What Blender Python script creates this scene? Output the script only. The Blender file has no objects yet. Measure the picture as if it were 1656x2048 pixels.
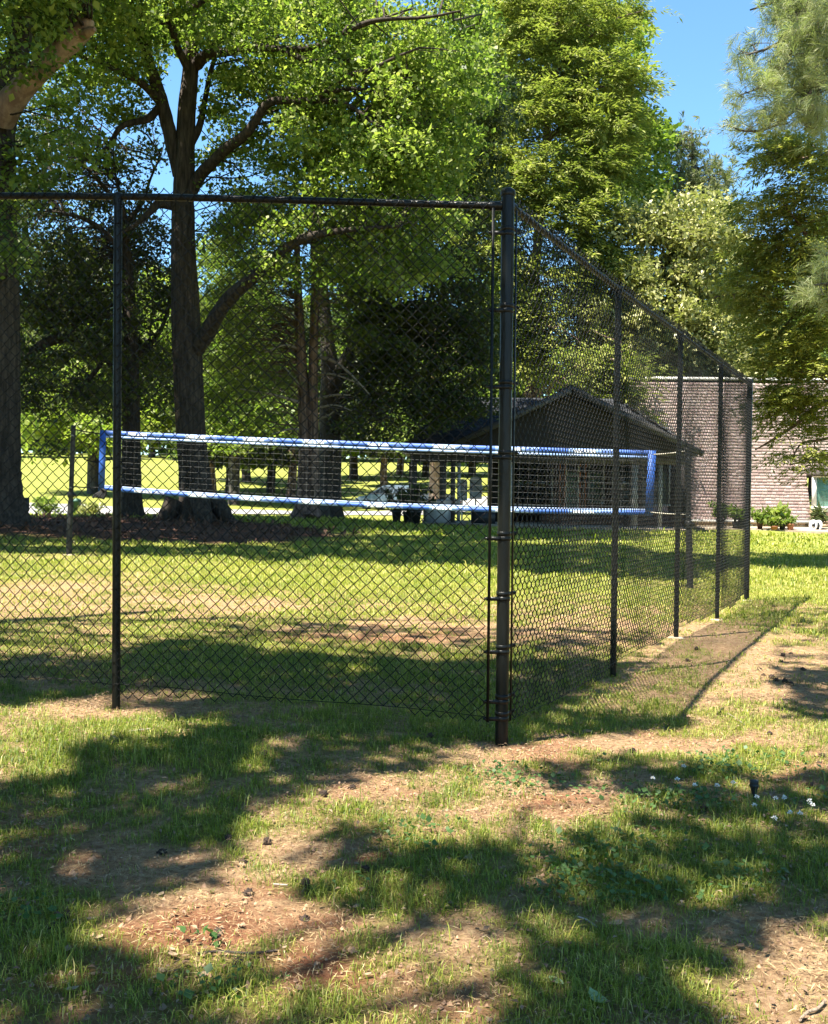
import bpy, math, random
import numpy as np
from mathutils import Matrix, Vector, noise as mnoise

random.seed(7)
RNG = np.random.default_rng(11)
sc = bpy.context.scene
COL = sc.collection
PI = math.pi

# ------------------------------------------------------------------ camera
FPX, CX, CY = 2000.0, 828.0, 1024.0          # focal length and centre in pixels of the 1656 x 2048 photograph
EYE = 1.414
PITCH = math.atan(39 / FPX)
ROLL = 0.010
_f = np.array([0, math.cos(PITCH), -math.sin(PITCH)])
_r0 = np.array([1.0, 0, 0]); _u0 = np.cross(_r0, _f)
_r = _r0 * math.cos(ROLL) + _u0 * math.sin(ROLL)
_u = _u0 * math.cos(ROLL) - _r0 * math.sin(ROLL)
CAM = np.array([0, 0, EYE])
cam = bpy.data.objects.new('camera', bpy.data.cameras.new('camera'))
COL.objects.link(cam)
cam.data.sensor_fit = 'HORIZONTAL'; cam.data.sensor_width = 36
cam.data.lens = FPX / 1656 * 36
cam.data.clip_start = 0.05; cam.data.clip_end = 1500
cam.matrix_world = Matrix(((_r[0], _u[0], -_f[0], 0), (_r[1], _u[1], -_f[1], 0), (_r[2], _u[2], -_f[2], EYE), (0, 0, 0, 1)))
sc.camera = cam

# ------------------------------------------------------------------ light
SUN = np.array([-0.363, -0.272, 0.891]); SUN = SUN / np.linalg.norm(SUN)
world = bpy.data.worlds.new('World'); sc.world = world; world.use_nodes = True
nt = world.node_tree; nt.nodes.clear()
sky = nt.nodes.new('ShaderNodeTexSky'); sky.sky_type = 'NISHITA'; sky.sun_disc = False
sky.sun_elevation = math.asin(SUN[2]); sky.sun_rotation = math.atan2(SUN[0], SUN[1])
sky.air_density = 1.0; sky.dust_density = 0.0; sky.ozone_density = 2.6; sky.altitude = 100
bg = nt.nodes.new('ShaderNodeBackground'); bg.inputs['Strength'].default_value = 0.082
wo = nt.nodes.new('ShaderNodeOutputWorld')
tint = nt.nodes.new('ShaderNodeMix'); tint.data_type = 'RGBA'; tint.blend_type = 'MULTIPLY'; tint.inputs['Factor'].default_value = 1; tint.inputs['B'].default_value = (.70, .93, 1.0, 1)
nt.links.new(sky.outputs[0], tint.inputs['A']); nt.links.new(tint.outputs['Result'], bg.inputs[0]); nt.links.new(bg.outputs[0], wo.inputs[0])
sl = bpy.data.lights.new('sun', 'SUN'); sl.energy = 5.0; sl.angle = math.radians(0.53); sl.color = (1.0, 0.94, 0.83)
so = bpy.data.objects.new('sun', sl); COL.objects.link(so)
so.rotation_euler = Vector(SUN).to_track_quat('Z', 'Y').to_euler(); so.location = (-20, -15, 50)
sc.view_settings.view_transform = 'Standard'; sc.view_settings.look = 'None'
sc.view_settings.gamma = 1.0; sc.view_settings.use_curve_mapping = False
sc.view_settings.exposure = 2.0
sc.cycles.max_bounces = 6; sc.cycles.diffuse_bounces = 4; sc.cycles.glossy_bounces = 3
sc.cycles.transmission_bounces = 4; sc.cycles.transparent_max_bounces = 8
sc.cycles.use_denoising = True

# ------------------------------------------------------------------ pixel <-> world
def P(px, py, Y):
    """world point at depth Y (metres ahead) seen at photo pixel px,py"""
    a = (np.asarray(px, float) - CX) / FPX; b = -(np.asarray(py, float) - CY) / FPX
    d = np.multiply.outer(a, _r) + np.multiply.outer(b, _u) + _f
    t = np.asarray(Y, float) / d[..., 1]
    return CAM + d * t[..., None]
def proj(p):
    q = np.asarray(p, float) - CAM
    z = np.maximum(q @ _f, 1e-3)
    return CX + FPX * (q @ _r) / z, CY - FPX * (q @ _u) / z

# ------------------------------------------------------------------ terrain
def _cp(px, py, Y):
    p = P(px, py, Y); return (p[0], p[1], p[2])
CTRL = [_cp(1003, 1490, 5.62), _cp(232, 1415, 5.95), _cp(1226, 1355, 7.82), _cp(1352, 1280, 9.92), _cp(1434, 1237, 11.91),
        _cp(1493, 1200, 14.02), _cp(137, 1110, 18.5), _cp(1380, 1180, 16.3), _cp(395, 1042, 29), _cp(615, 1037, 33),
        _cp(100, 1027, 45), _cp(100, 1012, 47), _cp(60, 1050, 24), _cp(900, 1052, 37), _cp(1300, 1058, 38), _cp(1600, 1062, 40), _cp(770, 1017, 66), _cp(420, 1020, 48),
        _cp(150, 920, 95), _cp(700, 955, 95), _cp(950, 960, 90), (0, 2.6, 0.0), (-1.4, 2.8, 0.03), (1.5, 2.8, 0.0), (0, -12, 0), (-15, -10, .2), (15, -10, -.1),
        (-14, 8, .35), (12, 8, -.15), (-30, 25, .8), (25, 25, 0), (40, 60, .5), (-60, 60, 1.2), (-90, 130, 6.5), (0, 140, 6), (100, 140, 3), (-150, 320, 9), (150, 320, 6), (0, 320, 9), (-80, -25, .5), (80, -25, 0)]
CTRL = np.array(CTRL)
def _phi(d2): return np.sqrt(d2 + 2.5 ** 2)
_X = CTRL[:, :2]
_A = _phi(((_X[:, None] - _X[None]) ** 2).sum(-1)) + np.eye(len(_X)) * -0.15
_B = np.c_[np.ones(len(_X)), _X / 50]
_M = np.block([[_A, _B], [_B.T, np.zeros((3, 3))]])
_W = np.linalg.solve(_M, np.r_[CTRL[:, 2], 0, 0, 0])
def ground_base(x, y):
    x = np.asarray(x, float); y = np.asarray(y, float); out = np.zeros(x.shape)
    for (cx, cy), w in zip(_X, _W[:len(_X)]): out += w * _phi((x - cx) ** 2 + (y - cy) ** 2)
    w = _W[-3:]
    return out + w[0] + w[1] * x / 50 + w[2] * y / 50
_wv = [(RNG.uniform(.6, 5), RNG.uniform(0, 2 * PI), RNG.uniform(0, 2 * PI)) for _ in range(14)]
def ground(x, y):
    z = ground_base(x, y)
    for k, t, ph in _wv: z = z + 0.008 / (0.5 + k * .5) * np.sin(k * (np.cos(t) * x + np.sin(t) * y) + ph)
    return z
def G(px, py):
    """ground point under a photo pixel"""
    px = np.atleast_1d(np.asarray(px, float)); py = np.atleast_1d(np.asarray(py, float))
    lo = np.full(px.shape, 1.2); hi = np.full(px.shape, 140.0)
    for _ in range(40):
        m = (lo + hi) / 2; p = P(px, py, m); below = p[:, 2] < ground(p[:, 0], p[:, 1])
        hi = np.where(below, m, hi); lo = np.where(below, lo, m)
    p = P(px, py, hi); p[:, 2] = ground(p[:, 0], p[:, 1])
    return p
def g1(px, py): return G(px, py)[0]

# value noise on the plane, vectorised
_perm = RNG.random((256, 256))
def vnoise(x, y):
    xi = np.floor(x).astype(int); yi = np.floor(y).astype(int); fx = x - xi; fy = y - yi
    fx = fx * fx * (3 - 2 * fx); fy = fy * fy * (3 - 2 * fy)
    a = _perm[xi % 256, yi % 256]; b = _perm[(xi + 1) % 256, yi % 256]; c = _perm[xi % 256, (yi + 1) % 256]; d = _perm[(xi + 1) % 256, (yi + 1) % 256]
    return (a * (1 - fx) + b * fx) * (1 - fy) + (c * (1 - fx) + d * fx) * fy
def fbm(x, y, s, o=4):
    t = 0; n = 0
    for i in range(o):
        t = t + vnoise(x * s * 2 ** i + 17 * i, y * s * 2 ** i + 31 * i) * .5 ** i; n += .5 ** i
    return t / n
def inpoly(px, py, poly):
    ins = np.zeros(px.shape, bool); n = len(poly)
    for i in range(n):
        x1, y1 = poly[i]; x2, y2 = poly[(i + 1) % n]
        c = (y1 > py) != (y2 > py)
        with np.errstate(divide='ignore', invalid='ignore'): xx = (x2 - x1) * (py - y1) / ((y2 - y1) if y2 != y1 else 1e-9) + x1
        ins ^= c & (px < xx)
    return ins

# ------------------------------------------------------------------ materials
MAT = {}
def _new(name):
    m = bpy.data.materials.new(name); m.use_nodes = True; MAT[name] = m
    return m, m.node_tree, m.node_tree.nodes['Principled BSDF']
def mat(name, c1, c2=None, rough=.6, scale=6, bump=0., stretch=(1, 1, 1), metal=0., spec=.4, detail=6, contrast=(.35, .65), bscale=None):
    m, t, b = _new(name); L = t.links.new
    b.inputs['Roughness'].default_value = rough; b.inputs['Metallic'].default_value = metal
    b.inputs['Specular IOR Level'].default_value = spec
    if c2 is None: c2 = tuple(c * .7 for c in c1)
    tc = t.nodes.new('ShaderNodeTexCoord'); mp = t.nodes.new('ShaderNodeMapping'); mp.inputs['Scale'].default_value = stretch
    L(tc.outputs['Object'], mp.inputs['Vector'])
    n = t.nodes.new('ShaderNodeTexNoise'); n.inputs['Scale'].default_value = scale; n.inputs['Detail'].default_value = detail
    n.inputs['Roughness'].default_value = .65
    L(mp.outputs[0], n.inputs['Vector'])
    r = t.nodes.new('ShaderNodeValToRGB'); r.color_ramp.elements[0].position = contrast[0]; r.color_ramp.elements[1].position = contrast[1]
    r.color_ramp.elements[0].color = (*c2, 1); r.color_ramp.elements[1].color = (*c1, 1)
    L(n.outputs['Fac'], r.inputs['Fac']); L(r.outputs['Color'], b.inputs['Base Color'])
    if bump:
        bp = t.nodes.new('ShaderNodeBump'); bp.inputs['Strength'].default_value = bump; bp.inputs['Distance'].default_value = .03
        if bscale:
            n2 = t.nodes.new('ShaderNodeTexNoise'); n2.inputs['Scale'].default_value = bscale; n2.inputs['Detail'].default_value = 5
            L(mp.outputs[0], n2.inputs['Vector']); L(n2.outputs['Fac'], bp.inputs['Height'])
        else: L(n.outputs['Fac'], bp.inputs['Height'])
        L(bp.outputs[0], b.inputs['Normal'])
    return m
def leafmat(name, stops, transl=.35, rough=.5, tboost=1.3, spec=.35):
    m, t, b = _new(name); L = t.links.new
    a = t.nodes.new('ShaderNodeAttribute'); a.attribute_name = 'tone'
    r = t.nodes.new('ShaderNodeValToRGB'); e = r.color_ramp.elements
    e[0].position = 0; e[0].color = (*stops[0], 1); e[1].position = 1; e[1].color = (*stops[-1], 1)
    for i, s in enumerate(stops[1:-1]):
        k = e.new((i + 1) / (len(stops) - 1)); k.color = (*s, 1)
    L(a.outputs['Fac'], r.inputs['Fac']); L(r.outputs['Color'], b.inputs['Base Color'])
    b.inputs['Roughness'].default_value = rough; b.inputs['Specular IOR Level'].default_value = spec
    tr = t.nodes.new('ShaderNodeBsdfTranslucent')
    mu = t.nodes.new('ShaderNodeMix'); mu.data_type = 'RGBA'; mu.blend_type = 'MULTIPLY'; mu.inputs['Factor'].default_value = 1
    L(r.outputs['Color'], mu.inputs['A']); mu.inputs['B'].default_value = (tboost * 1.0, tboost * 1.2, tboost * .6, 1)
    L(mu.outputs['Result'], tr.inputs['Color'])
    mx = t.nodes.new('ShaderNodeMixShader'); mx.inputs[0].default_value = transl
    L(b.outputs[0], mx.inputs[1]); L(tr.outputs[0], mx.inputs[2])
    L(mx.outputs[0], t.nodes['Material Output'].inputs[0])
    return m
def barkmat(name, c1, c2, sc_=9, zst=.22, bump=.9):
    return mat(name, c1, c2, rough=.9, scale=sc_, bump=bump, stretch=(1, 1, zst), spec=.2, contrast=(.4, .66))

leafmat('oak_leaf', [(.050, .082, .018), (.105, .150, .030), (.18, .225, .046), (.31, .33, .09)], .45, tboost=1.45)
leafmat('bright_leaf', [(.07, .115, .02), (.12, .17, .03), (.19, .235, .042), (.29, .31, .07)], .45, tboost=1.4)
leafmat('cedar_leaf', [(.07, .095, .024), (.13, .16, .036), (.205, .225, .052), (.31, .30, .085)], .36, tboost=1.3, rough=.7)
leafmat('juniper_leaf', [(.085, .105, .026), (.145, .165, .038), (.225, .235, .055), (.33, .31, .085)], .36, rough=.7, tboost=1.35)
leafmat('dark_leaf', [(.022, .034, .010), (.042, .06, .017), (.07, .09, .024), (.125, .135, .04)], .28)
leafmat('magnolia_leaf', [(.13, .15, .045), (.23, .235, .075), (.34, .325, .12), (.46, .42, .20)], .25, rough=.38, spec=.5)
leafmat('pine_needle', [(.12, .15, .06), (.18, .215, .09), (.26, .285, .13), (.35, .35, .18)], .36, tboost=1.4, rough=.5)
leafmat('gray_pine_needle', [(.09, .105, .05), (.14, .155, .07), (.20, .205, .10)], .3, rough=.6)
leafmat('grass_blade', [(.060, .092, .014), (.12, .16, .022), (.21, .25, .032), (.34, .33, .06), (.50, .42, .16)], .35, rough=.5)
leafmat('straw', [(.10, .06, .032), (.24, .15, .075), (.42, .30, .15), (.62, .50, .28)], .15, rough=.8)
leafmat('clover_leaf', [(.035, .085, .02), (.06, .12, .03), (.09, .15, .045)], .3)
leafmat('dry_leaf', [(.13, .075, .045), (.24, .16, .10), (.36, .27, .18)], .2, rough=.7)
leafmat('fresh_leaf', [(.20, .30, .13), (.30, .40, .22)], .3)
barkmat('oak_bark', (.085, .066, .052), (.026, .021, .017), 12, .16)
barkmat('gray_bark', (.11, .096, .085), (.045, .038, .034), 7)
barkmat('cedar_bark', (.27, .18, .14), (.07, .046, .036), 13, .12)
barkmat('bare_wood', (.42, .30, .22), (.22, .14, .10), 5, .3, .4)
mat('dry_wood', (.36, .28, .20), (.16, .11, .075), .95, 60, .6)
mat('dead_twig', (.34, .29, .25), (.20, .16, .13), .9, 20)
mat('fence_black', (.0035, .0045, .0045), (.010, .0105, .009), .32, 30, .2, (1, 1, .12), spec=.2, bscale=60)
mat('wire_black', (.003, .0034, .0034), (.006, .006, .006), .5, 40, spec=.16)
mat('pole_black', (.014, .015, .016), (.026, .026, .024), .5, 14, .1)
mat('concrete', (.38, .31, .23), (.27, .21, .15), .9, 8, .2)
mat('asphalt', (.30, .285, .27), (.22, .21, .20), .9, 10, .2)
mat('blue_tape', (.028, .105, .40), (.022, .08, .32), .55, 12, .1)
mat('silver_tape', (.19, .30, .58), (.15, .25, .50), .5, 14, .1)
mat('white_tape', (.32, .41, .63), (.26, .35, .56), .5, 14, .1)
mat('print_white', (.85, .86, .88), (.80, .81, .84), .5, 20)
mat('print_blue', (.05, .10, .40), (.05, .10, .36), .5, 20)
mat('net_cord', (.22, .22, .22), (.16, .16, .16), .7, 20)
mat('rope', (.55, .50, .40), (.40, .36, .30), .8, 60)
mat('black_strap', (.012, .012, .013), None, .7, 20)
mat('mulch', (.16, .085, .055), (.07, .038, .026), .95, 14, .8, contrast=(.3, .7))
mat('seed_brown', (.055, .034, .022), (.025, .016, .011), .9, 60, .6)
mat('pebble', (.34, .21, .125), (.19, .11, .065), .9, 30, .2)
mat('roof_dark', (.060, .062, .066), (.034, .034, .037), .9, 9, .4)
mat('fascia', (.07, .064, .056), (.05, .045, .04), .7, 9)
mat('trim_dark', (.075, .062, .05), (.045, .038, .03), .7, 9)
mat('trim_gray', (.30, .295, .285), (.22, .22, .21), .6, 9)
mat('trim_cream', (.66, .64, .58), (.56, .54, .49), .6, 9)
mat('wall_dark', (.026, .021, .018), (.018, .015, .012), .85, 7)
mat('brick', (.30, .155, .11), (.17, .085, .062), .9, 5, .4)
mat('stone', (.50, .36, .24), (.33, .22, .15), .9, 4, .4)
mat('stone_pale', (.62, .54, .43), (.50, .42, .33), .9, 4, .4)
mat('curtain_rust', (.50, .20, .10), (.34, .12, .06), .9, 8, stretch=(4, 4, .4))
mat('curtain_sage', (.60, .72, .63), (.42, .54, .46), .9, 8, stretch=(6, 6, .4))
mat('curtain_gray', (.40, .39, .35), (.24, .235, .21), .9, 8, stretch=(6, 6, .4))
mat('blind_white', (.72, .70, .66), (.6, .58, .54), .9, 8)
mat('gray_plastic', (.30, .31, .31), (.23, .24, .24), .5, 7)
mat('galvanised', (.42, .43, .44), (.30, .31, .32), .45, 5, .1, metal=.5)
mat('dark_plastic', (.022, .024, .026), None, .5, 7)
mat('terracotta', (.42, .17, .10), (.30, .12, .07), .85, 9, .15)
mat('pot_brown', (.10, .045, .035), (.06, .03, .024), .6, 9)
mat('white_paint', (.80, .79, .75), (.72, .70, .66), .6, 9)
mat('green_box', (.025, .085, .06), (.018, .06, .04), .5, 9)
mat('car_blue', (.17, .23, .30), (.14, .19, .25), .25, 3, metal=.4, spec=.6)
mat('car_dark', (.035, .045, .055), (.03, .036, .045), .25, 3, metal=.3, spec=.6)
mat('car_glass', (.03, .04, .05), (.02, .03, .04), .06, 3, spec=.8)
mat('tyre', (.015, .015, .015), None, .85, 9)
mat('lamp_red', (.35, .02, .02), (.25, .02, .02), .3, 9)
mat('pot_green', (.03, .06, .03), None, .6, 9)
# window glass: dark reflective pane in front of what stands behind it
def glassmat(name, tint, mixf=.55, rough=.04):
    m, t, b = _new(name); L = t.links.new
    b.inputs['Base Color'].default_value = (*tint, 1); b.inputs['Roughness'].default_value = rough; b.inputs['Specular IOR Level'].default_value = .8
    tr = t.nodes.new('ShaderNodeBsdfTransparent'); tr.inputs[0].default_value = (.8, .9, .86, 1)
    mx = t.nodes.new('ShaderNodeMixShader'); mx.inputs[0].default_value = mixf
    L(tr.outputs[0], mx.inputs[1]); L(b.outputs[0], mx.inputs[2]); L(mx.outputs[0], t.nodes['Material Output'].inputs[0])
glassmat('glass', (.02, .03, .03), .22)
glassmat('glass_teal', (.16, .36, .30), .55)
# shingle wall with tone per shingle
def tonemat(name, stops, rough=.85):
    m, t, b = _new(name); L = t.links.new
    a = t.nodes.new('ShaderNodeAttribute'); a.attribute_name = 'tone'
    r = t.nodes.new('ShaderNodeValToRGB'); e = r.color_ramp.elements
    e[0].color = (*stops[0], 1); e[1].color = (*stops[-1], 1)
    for i, s in enumerate(stops[1:-1]): e.new((i + 1) / (len(stops) - 1)).color = (*s, 1)
    tc = t.nodes.new('ShaderNodeTexCoord'); n = t.nodes.new('ShaderNodeTexNoise'); n.inputs['Scale'].default_value = 30; n.inputs['Detail'].default_value = 4
    L(tc.outputs['Object'], n.inputs['Vector'])
    mx = t.nodes.new('ShaderNodeMix'); mx.data_type = 'RGBA'; mx.blend_type = 'OVERLAY'; mx.inputs['Factor'].default_value = .35
    L(a.outputs['Fac'], r.inputs['Fac']); L(r.outputs['Color'], mx.inputs['A']); L(n.outputs['Color'], mx.inputs['B'])
    L(mx.outputs['Result'], b.inputs['Base Color']); b.inputs['Roughness'].default_value = rough; b.inputs['Specular IOR Level'].default_value = .2
tonemat('shingle_wall', [(.36, .255, .225), (.44, .32, .285), (.50, .375, .335), (.56, .43, .39)])
tonemat('shingle_roof', [(.016, .018, .021), (.026, .028, .032), (.038, .039, .043), (.060, .059, .058)])
tonemat('brick_tone', [(.085, .046, .036), (.13, .072, .056), (.18, .105, .08), (.24, .16, .12)])
tonemat('stone_tone', [(.36, .22, .15), (.48, .32, .21), (.56, .42, .28), (.60, .52, .40)])

# terrain material: soil, clay, straw and grass mixed by painted-in attributes of the place
def groundmat():
    m, t, b = _new('lawn_soil'); L = t.links.new; N = t.nodes.new
    tc = N('ShaderNodeTexCoord')
    def noise(s, d=6, r=.65):
        n = N('ShaderNodeTexNoise'); n.inputs['Scale'].default_value = s; n.inputs['Detail'].default_value = d; n.inputs['Roughness'].default_value = r
        L(tc.outputs['Object'], n.inputs['Vector']); return n.outputs['Fac']
    def ramp(f, stops):
        r = N('ShaderNodeValToRGB'); e = r.color_ramp.elements
        e[0].position, e[0].color = stops[0][0], (*stops[0][1], 1); e[1].position, e[1].color = stops[-1][0], (*stops[-1][1], 1)
        for p, c in stops[1:-1]: e.new(p).color = (*c, 1)
        L(f, r.inputs['Fac']); return r.outputs['Color']
    def mix(f, a, c):
        x = N('ShaderNodeMix'); x.data_type = 'RGBA'; L(f, x.inputs['Factor']); L(a, x.inputs['A']); L(c, x.inputs['B']); return x.outputs['Result']
    def attr(n):
        a = N('ShaderNodeAttribute'); a.attribute_name = n; return a.outputs['Fac']
    soil = ramp(noise(28, 9, .75), [(.32, (.12, .062, .034)), (.42, (.28, .17, .092)), (.54, (.41, .265, .15)), (.66, (.53, .39, .215))])
    clay = ramp(noise(22, 8, .7), [(.3, (.13, .050, .028)), (.5, (.27, .115, .060)), (.64, (.36, .175, .095)), (.78, (.46, .29, .17))])
    turf = ramp(noise(16, 8, .7), [(.3, (.05, .058, .016)), (.46, (.12, .125, .03)), (.6, (.25, .215, .065)), (.73, (.42, .33, .14))])
    far = ramp(noise(3.5, 10, .8), [(.3, (.11, .135, .026)), (.5, (.20, .22, .045)), (.7, (.33, .30, .085))])
    mul = ramp(noise(18, 8, .75), [(.3, (.05, .027, .018)), (.55, (.13, .068, .045)), (.75, (.22, .125, .085))])
    c = mix(attr('clay'), soil, clay)
    c = mix(attr('turf'), c, turf); c = mix(attr('far'), c, far); c = mix(attr('mulch'), c, mul)
    L(c, b.inputs['Base Color']); b.inputs['Roughness'].default_value = .95; b.inputs['Specular IOR Level'].default_value = .1
    bp = N('ShaderNodeBump'); bp.inputs['Strength'].default_value = 1; bp.inputs['Distance'].default_value = .035
    L(noise(38, 10, .8), bp.inputs['Height']); L(bp.outputs[0], b.inputs['Normal'])
groundmat()

# ------------------------------------------------------------------ mesh helpers
class MB:
    def __init__(s): s.V = []; s.F = []; s.M = []; s.T = []; s.n = 0
    def add(s, V, F, mi=0, tone=None):
        V = np.asarray(V, float).reshape(-1, 3); F = np.asarray(F, int)
        if len(V) == 0: return s
        s.V.append(V); s.F.append(F + s.n); s.M.append(mi)
        s.T.append(np.full(len(V), .5) if tone is None else np.broadcast_to(np.asarray(tone, float), (len(V),)))
        s.n += len(V); return s
    def box(s, c, size, rz=0., mi=0, tone=None, axes=None):
        h = np.array(size, float) / 2
        q = np.array([[x, y, z] for x in (-1, 1) for y in (-1, 1) for z in (-1, 1)]) * h
        if axes is not None: q = q @ np.array(axes)
        elif rz: q = q @ np.array([[math.cos(rz), math.sin(rz), 0], [-math.sin(rz), math.cos(rz), 0], [0, 0, 1]])
        return s.add(q + np.array(c), [[0, 1, 3, 2], [4, 6, 7, 5], [0, 4, 5, 1], [2, 3, 7, 6], [0, 2, 6, 4], [1, 5, 7, 3]], mi, tone)
    def tube(s, path, rad, n=8, cap=True, mi=0, ridge=0., seed=0, tone=None):
        p = np.asarray(path, float); k = len(p); rad = np.broadcast_to(np.asarray(rad, float), (k,))
        d = np.gradient(p, axis=0); d /= np.linalg.norm(d, axis=1)[:, None] + 1e-9
        ref = np.array([0, 0, 1.0]) if abs(d[:, 2]).mean() < .8 else np.array([1.0, 0, 0])
        a = np.cross(d, ref); a /= np.linalg.norm(a, axis=1)[:, None] + 1e-9; b = np.cross(d, a)
        th = np.linspace(0, 2 * PI, n, endpoint=False)
        rr = rad[:, None] * np.ones((1, n))
        if ridge:
            r_ = np.random.default_rng(seed); q = r_.normal(0, 1, n)
            w = r_.normal(0, 1, (k, n)); rr = rr * (1 + ridge * (.6 * q[None] + .4 * w))
        V = p[:, None] + rr[..., None] * (np.cos(th)[None, :, None] * a[:, None] + np.sin(th)[None, :, None] * b[:, None])
        V = V.reshape(-1, 3)
        i = np.arange(k - 1)[:, None] * n; j = np.arange(n)[None]; j2 = (j + 1) % n
        F = np.stack([i + j, i + n + j, i + n + j2, i + j2], -1).reshape(-1, 4)
        s.add(V, F, mi, tone)
        if cap:
            for base, rev in ((0, False), ((k - 1) * n, True)):
                c = p[0] if base == 0 else p[-1]
                Vc = np.vstack([V[base:base + n], c]); jj = np.arange(n)
                Ft = np.stack([jj, (jj + 1) % n, np.full(n, n)], -1)
                s.add(Vc, Ft[:, ::-1] if rev else Ft, mi, tone)
        return s
    def lathe(s, c, prof, n=16, mi=0, tone=None):
        prof = np.array(prof, float); th = np.linspace(0, 2 * PI, n, endpoint=False)
        V = np.stack([prof[:, 0, None] * np.cos(th), prof[:, 0, None] * np.sin(th), np.repeat(prof[:, 1, None], n, 1)], -1).reshape(-1, 3) + np.array(c)
        k = len(prof); i = np.arange(k - 1)[:, None] * n; j = np.arange(n)[None]; j2 = (j + 1) % n
        return s.add(V, np.stack([i + j, i + j2, i + n + j2, i + n + j], -1).reshape(-1, 4), mi, tone)
    def prism(s, poly, ax_u, ax_v, ax_w, org, depth, mi=0):
        """polygon in (u,v) extruded along w"""
        poly = np.array(poly, float); o = np.array(org, float); u, v, w = map(np.array, (ax_u, ax_v, ax_w))
        A = o + poly[:, :1] * u + poly[:, 1:] * v; B = A + w * depth; n = len(poly)
        V = np.vstack([A, B]); i = np.arange(n); j = (i + 1) % n
        s.add(V, np.stack([i, j, j + n, i + n], -1), mi)
        cA = A.mean(0); cB = B.mean(0)
        s.add(np.vstack([A, cA]), np.stack([j, i, np.full(n, n)], -1), mi); s.add(np.vstack([B, cB]), np.stack([i, j, np.full(n, n)], -1), mi)
        return s
    def obj(s, name, mats, parent=None, smooth=False, kind=None, off=None):
        if isinstance(mats, str): mats = [mats]
        me = bpy.data.meshes.new(name)
        V = np.vstack(s.V) if s.V else np.zeros((0, 3))
        if parent is not None and off is None: off = ROOT.get(parent.name, np.zeros(3))
        if off is not None: V = V - off
        me.vertices.add(len(V)); me.vertices.foreach_set('co', V.astype(np.float32).ravel())
        loops = np.concatenate([f.ravel() for f in s.F]); sizes = np.concatenate([np.full(len(f), f.shape[1]) for f in s.F])
        mi = np.concatenate([np.full(len(f), m) for f, m in zip(s.F, s.M)])
        me.loops.add(len(loops)); me.loops.foreach_set('vertex_index', loops.astype(np.int32))
        me.polygons.add(len(sizes)); me.polygons.foreach_set('loop_start', np.r_[0, np.cumsum(sizes)[:-1]].astype(np.int32))
        me.polygons.foreach_set('loop_total', sizes.astype(np.int32)); me.polygons.foreach_set('material_index', mi.astype(np.int32))
        if smooth: me.polygons.foreach_set('use_smooth', np.ones(len(sizes), bool))
        at = me.attributes.new('tone', 'FLOAT', 'POINT'); at.data.foreach_set('value', np.concatenate(s.T).astype(np.float32))
        for m in mats: me.materials.append(MAT[m])
        me.update(calc_edges=True)
        o = bpy.data.objects.new(name, me); COL.objects.link(o)
        if parent is not None:
            o.parent = parent; ROOT[o.name] = off if off is not None else np.zeros(3)
        if kind: o['kind'] = kind
        return o
ROOT = {}
def thing(name, label, cat, loc, group=None):
    o = bpy.data.objects.new(name, None); COL.objects.link(o); o.location = tuple(float(v) for v in loc); o.empty_display_size = .2
    o['label'] = label; o['category'] = cat
    if group: o['group'] = group
    ROOT[o.name] = np.array(loc, float)
    return o
def tag(o, label, cat, group=None):
    o['label'] = label; o['category'] = cat
    if group: o['group'] = group
    return o
def copy_thing(src, loc, rz=None, sc_=None, label=None, group=None):
    c = src.copy(); COL.objects.link(c); c.location = tuple(float(v) for v in loc)
    if rz is not None: c.rotation_euler = (0, 0, rz)
    if sc_ is not None: c.scale = (sc_,) * 3 if np.isscalar(sc_) else sc_
    if label: c['label'] = label
    if group: c['group'] = group
    for ch in src.children:
        d = ch.copy(); COL.objects.link(d); d.parent = c
        for g in ch.children:
            e = g.copy(); COL.objects.link(e); e.parent = d
    return c
def smoothpath(pts, m=6):
    p = np.asarray(pts, float)
    if len(p) < 3:
        t = np.linspace(0, 1, m + 1)[:, None]; return p[0] * (1 - t) + p[-1] * t
    q = np.vstack([2 * p[0] - p[1], p, 2 * p[-1] - p[-2]]); out = []
    for i in range(1, len(q) - 2):
        t = np.linspace(0, 1, m, endpoint=False)[:, None]
        a, b, c, d = q[i - 1], q[i], q[i + 1], q[i + 2]
        out.append(.5 * (2 * b + (c - a) * t + (2 * a - 5 * b + 4 * c - d) * t ** 2 + (3 * b - a - 3 * c + d) * t ** 3))
    return np.vstack(out + [p[-1:]])

# ------------------------------------------------------------------ foliage helpers
def leaves(mb, C, L, W, up=.6, axis=None, spread=1., fold=.15, tone=None, mi=0, rng=RNG, droop=.2):
    """folded leaf quads at points C; axis = preferred leaf direction (n,3)"""
    n = len(C)
    if n == 0: return
    a = rng.normal(0, 1, (n, 3)) * spread
    if axis is not None: a = a + axis
    a[:, 2] -= droop; a /= np.linalg.norm(a, axis=1)[:, None] + 1e-9
    nn = rng.normal(0, 1, (n, 3)) * (1 - up * .5); nn[:, 2] += up * 2
    b = np.cross(nn, a); b /= np.linalg.norm(b, axis=1)[:, None] + 1e-9; nn = np.cross(a, b)
    s = np.clip(rng.lognormal(-.05, .32, n), .4, 1.7)[:, None]; L = L * s; W = W * s
    V = np.stack([C, C + a * L * .45 + b * W * .5 + nn * W * fold, C + a * L, C + a * L * .45 - b * W * .5 + nn * W * fold], 1).reshape(-1, 3)
    F = (np.arange(n)[:, None] * 4 + np.arange(4)[None])
    if tone is None: tone = np.clip(rng.normal(.5, .2, n), 0, 1)
    mb.add(V, F, mi, np.repeat(tone, 4))
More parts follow.
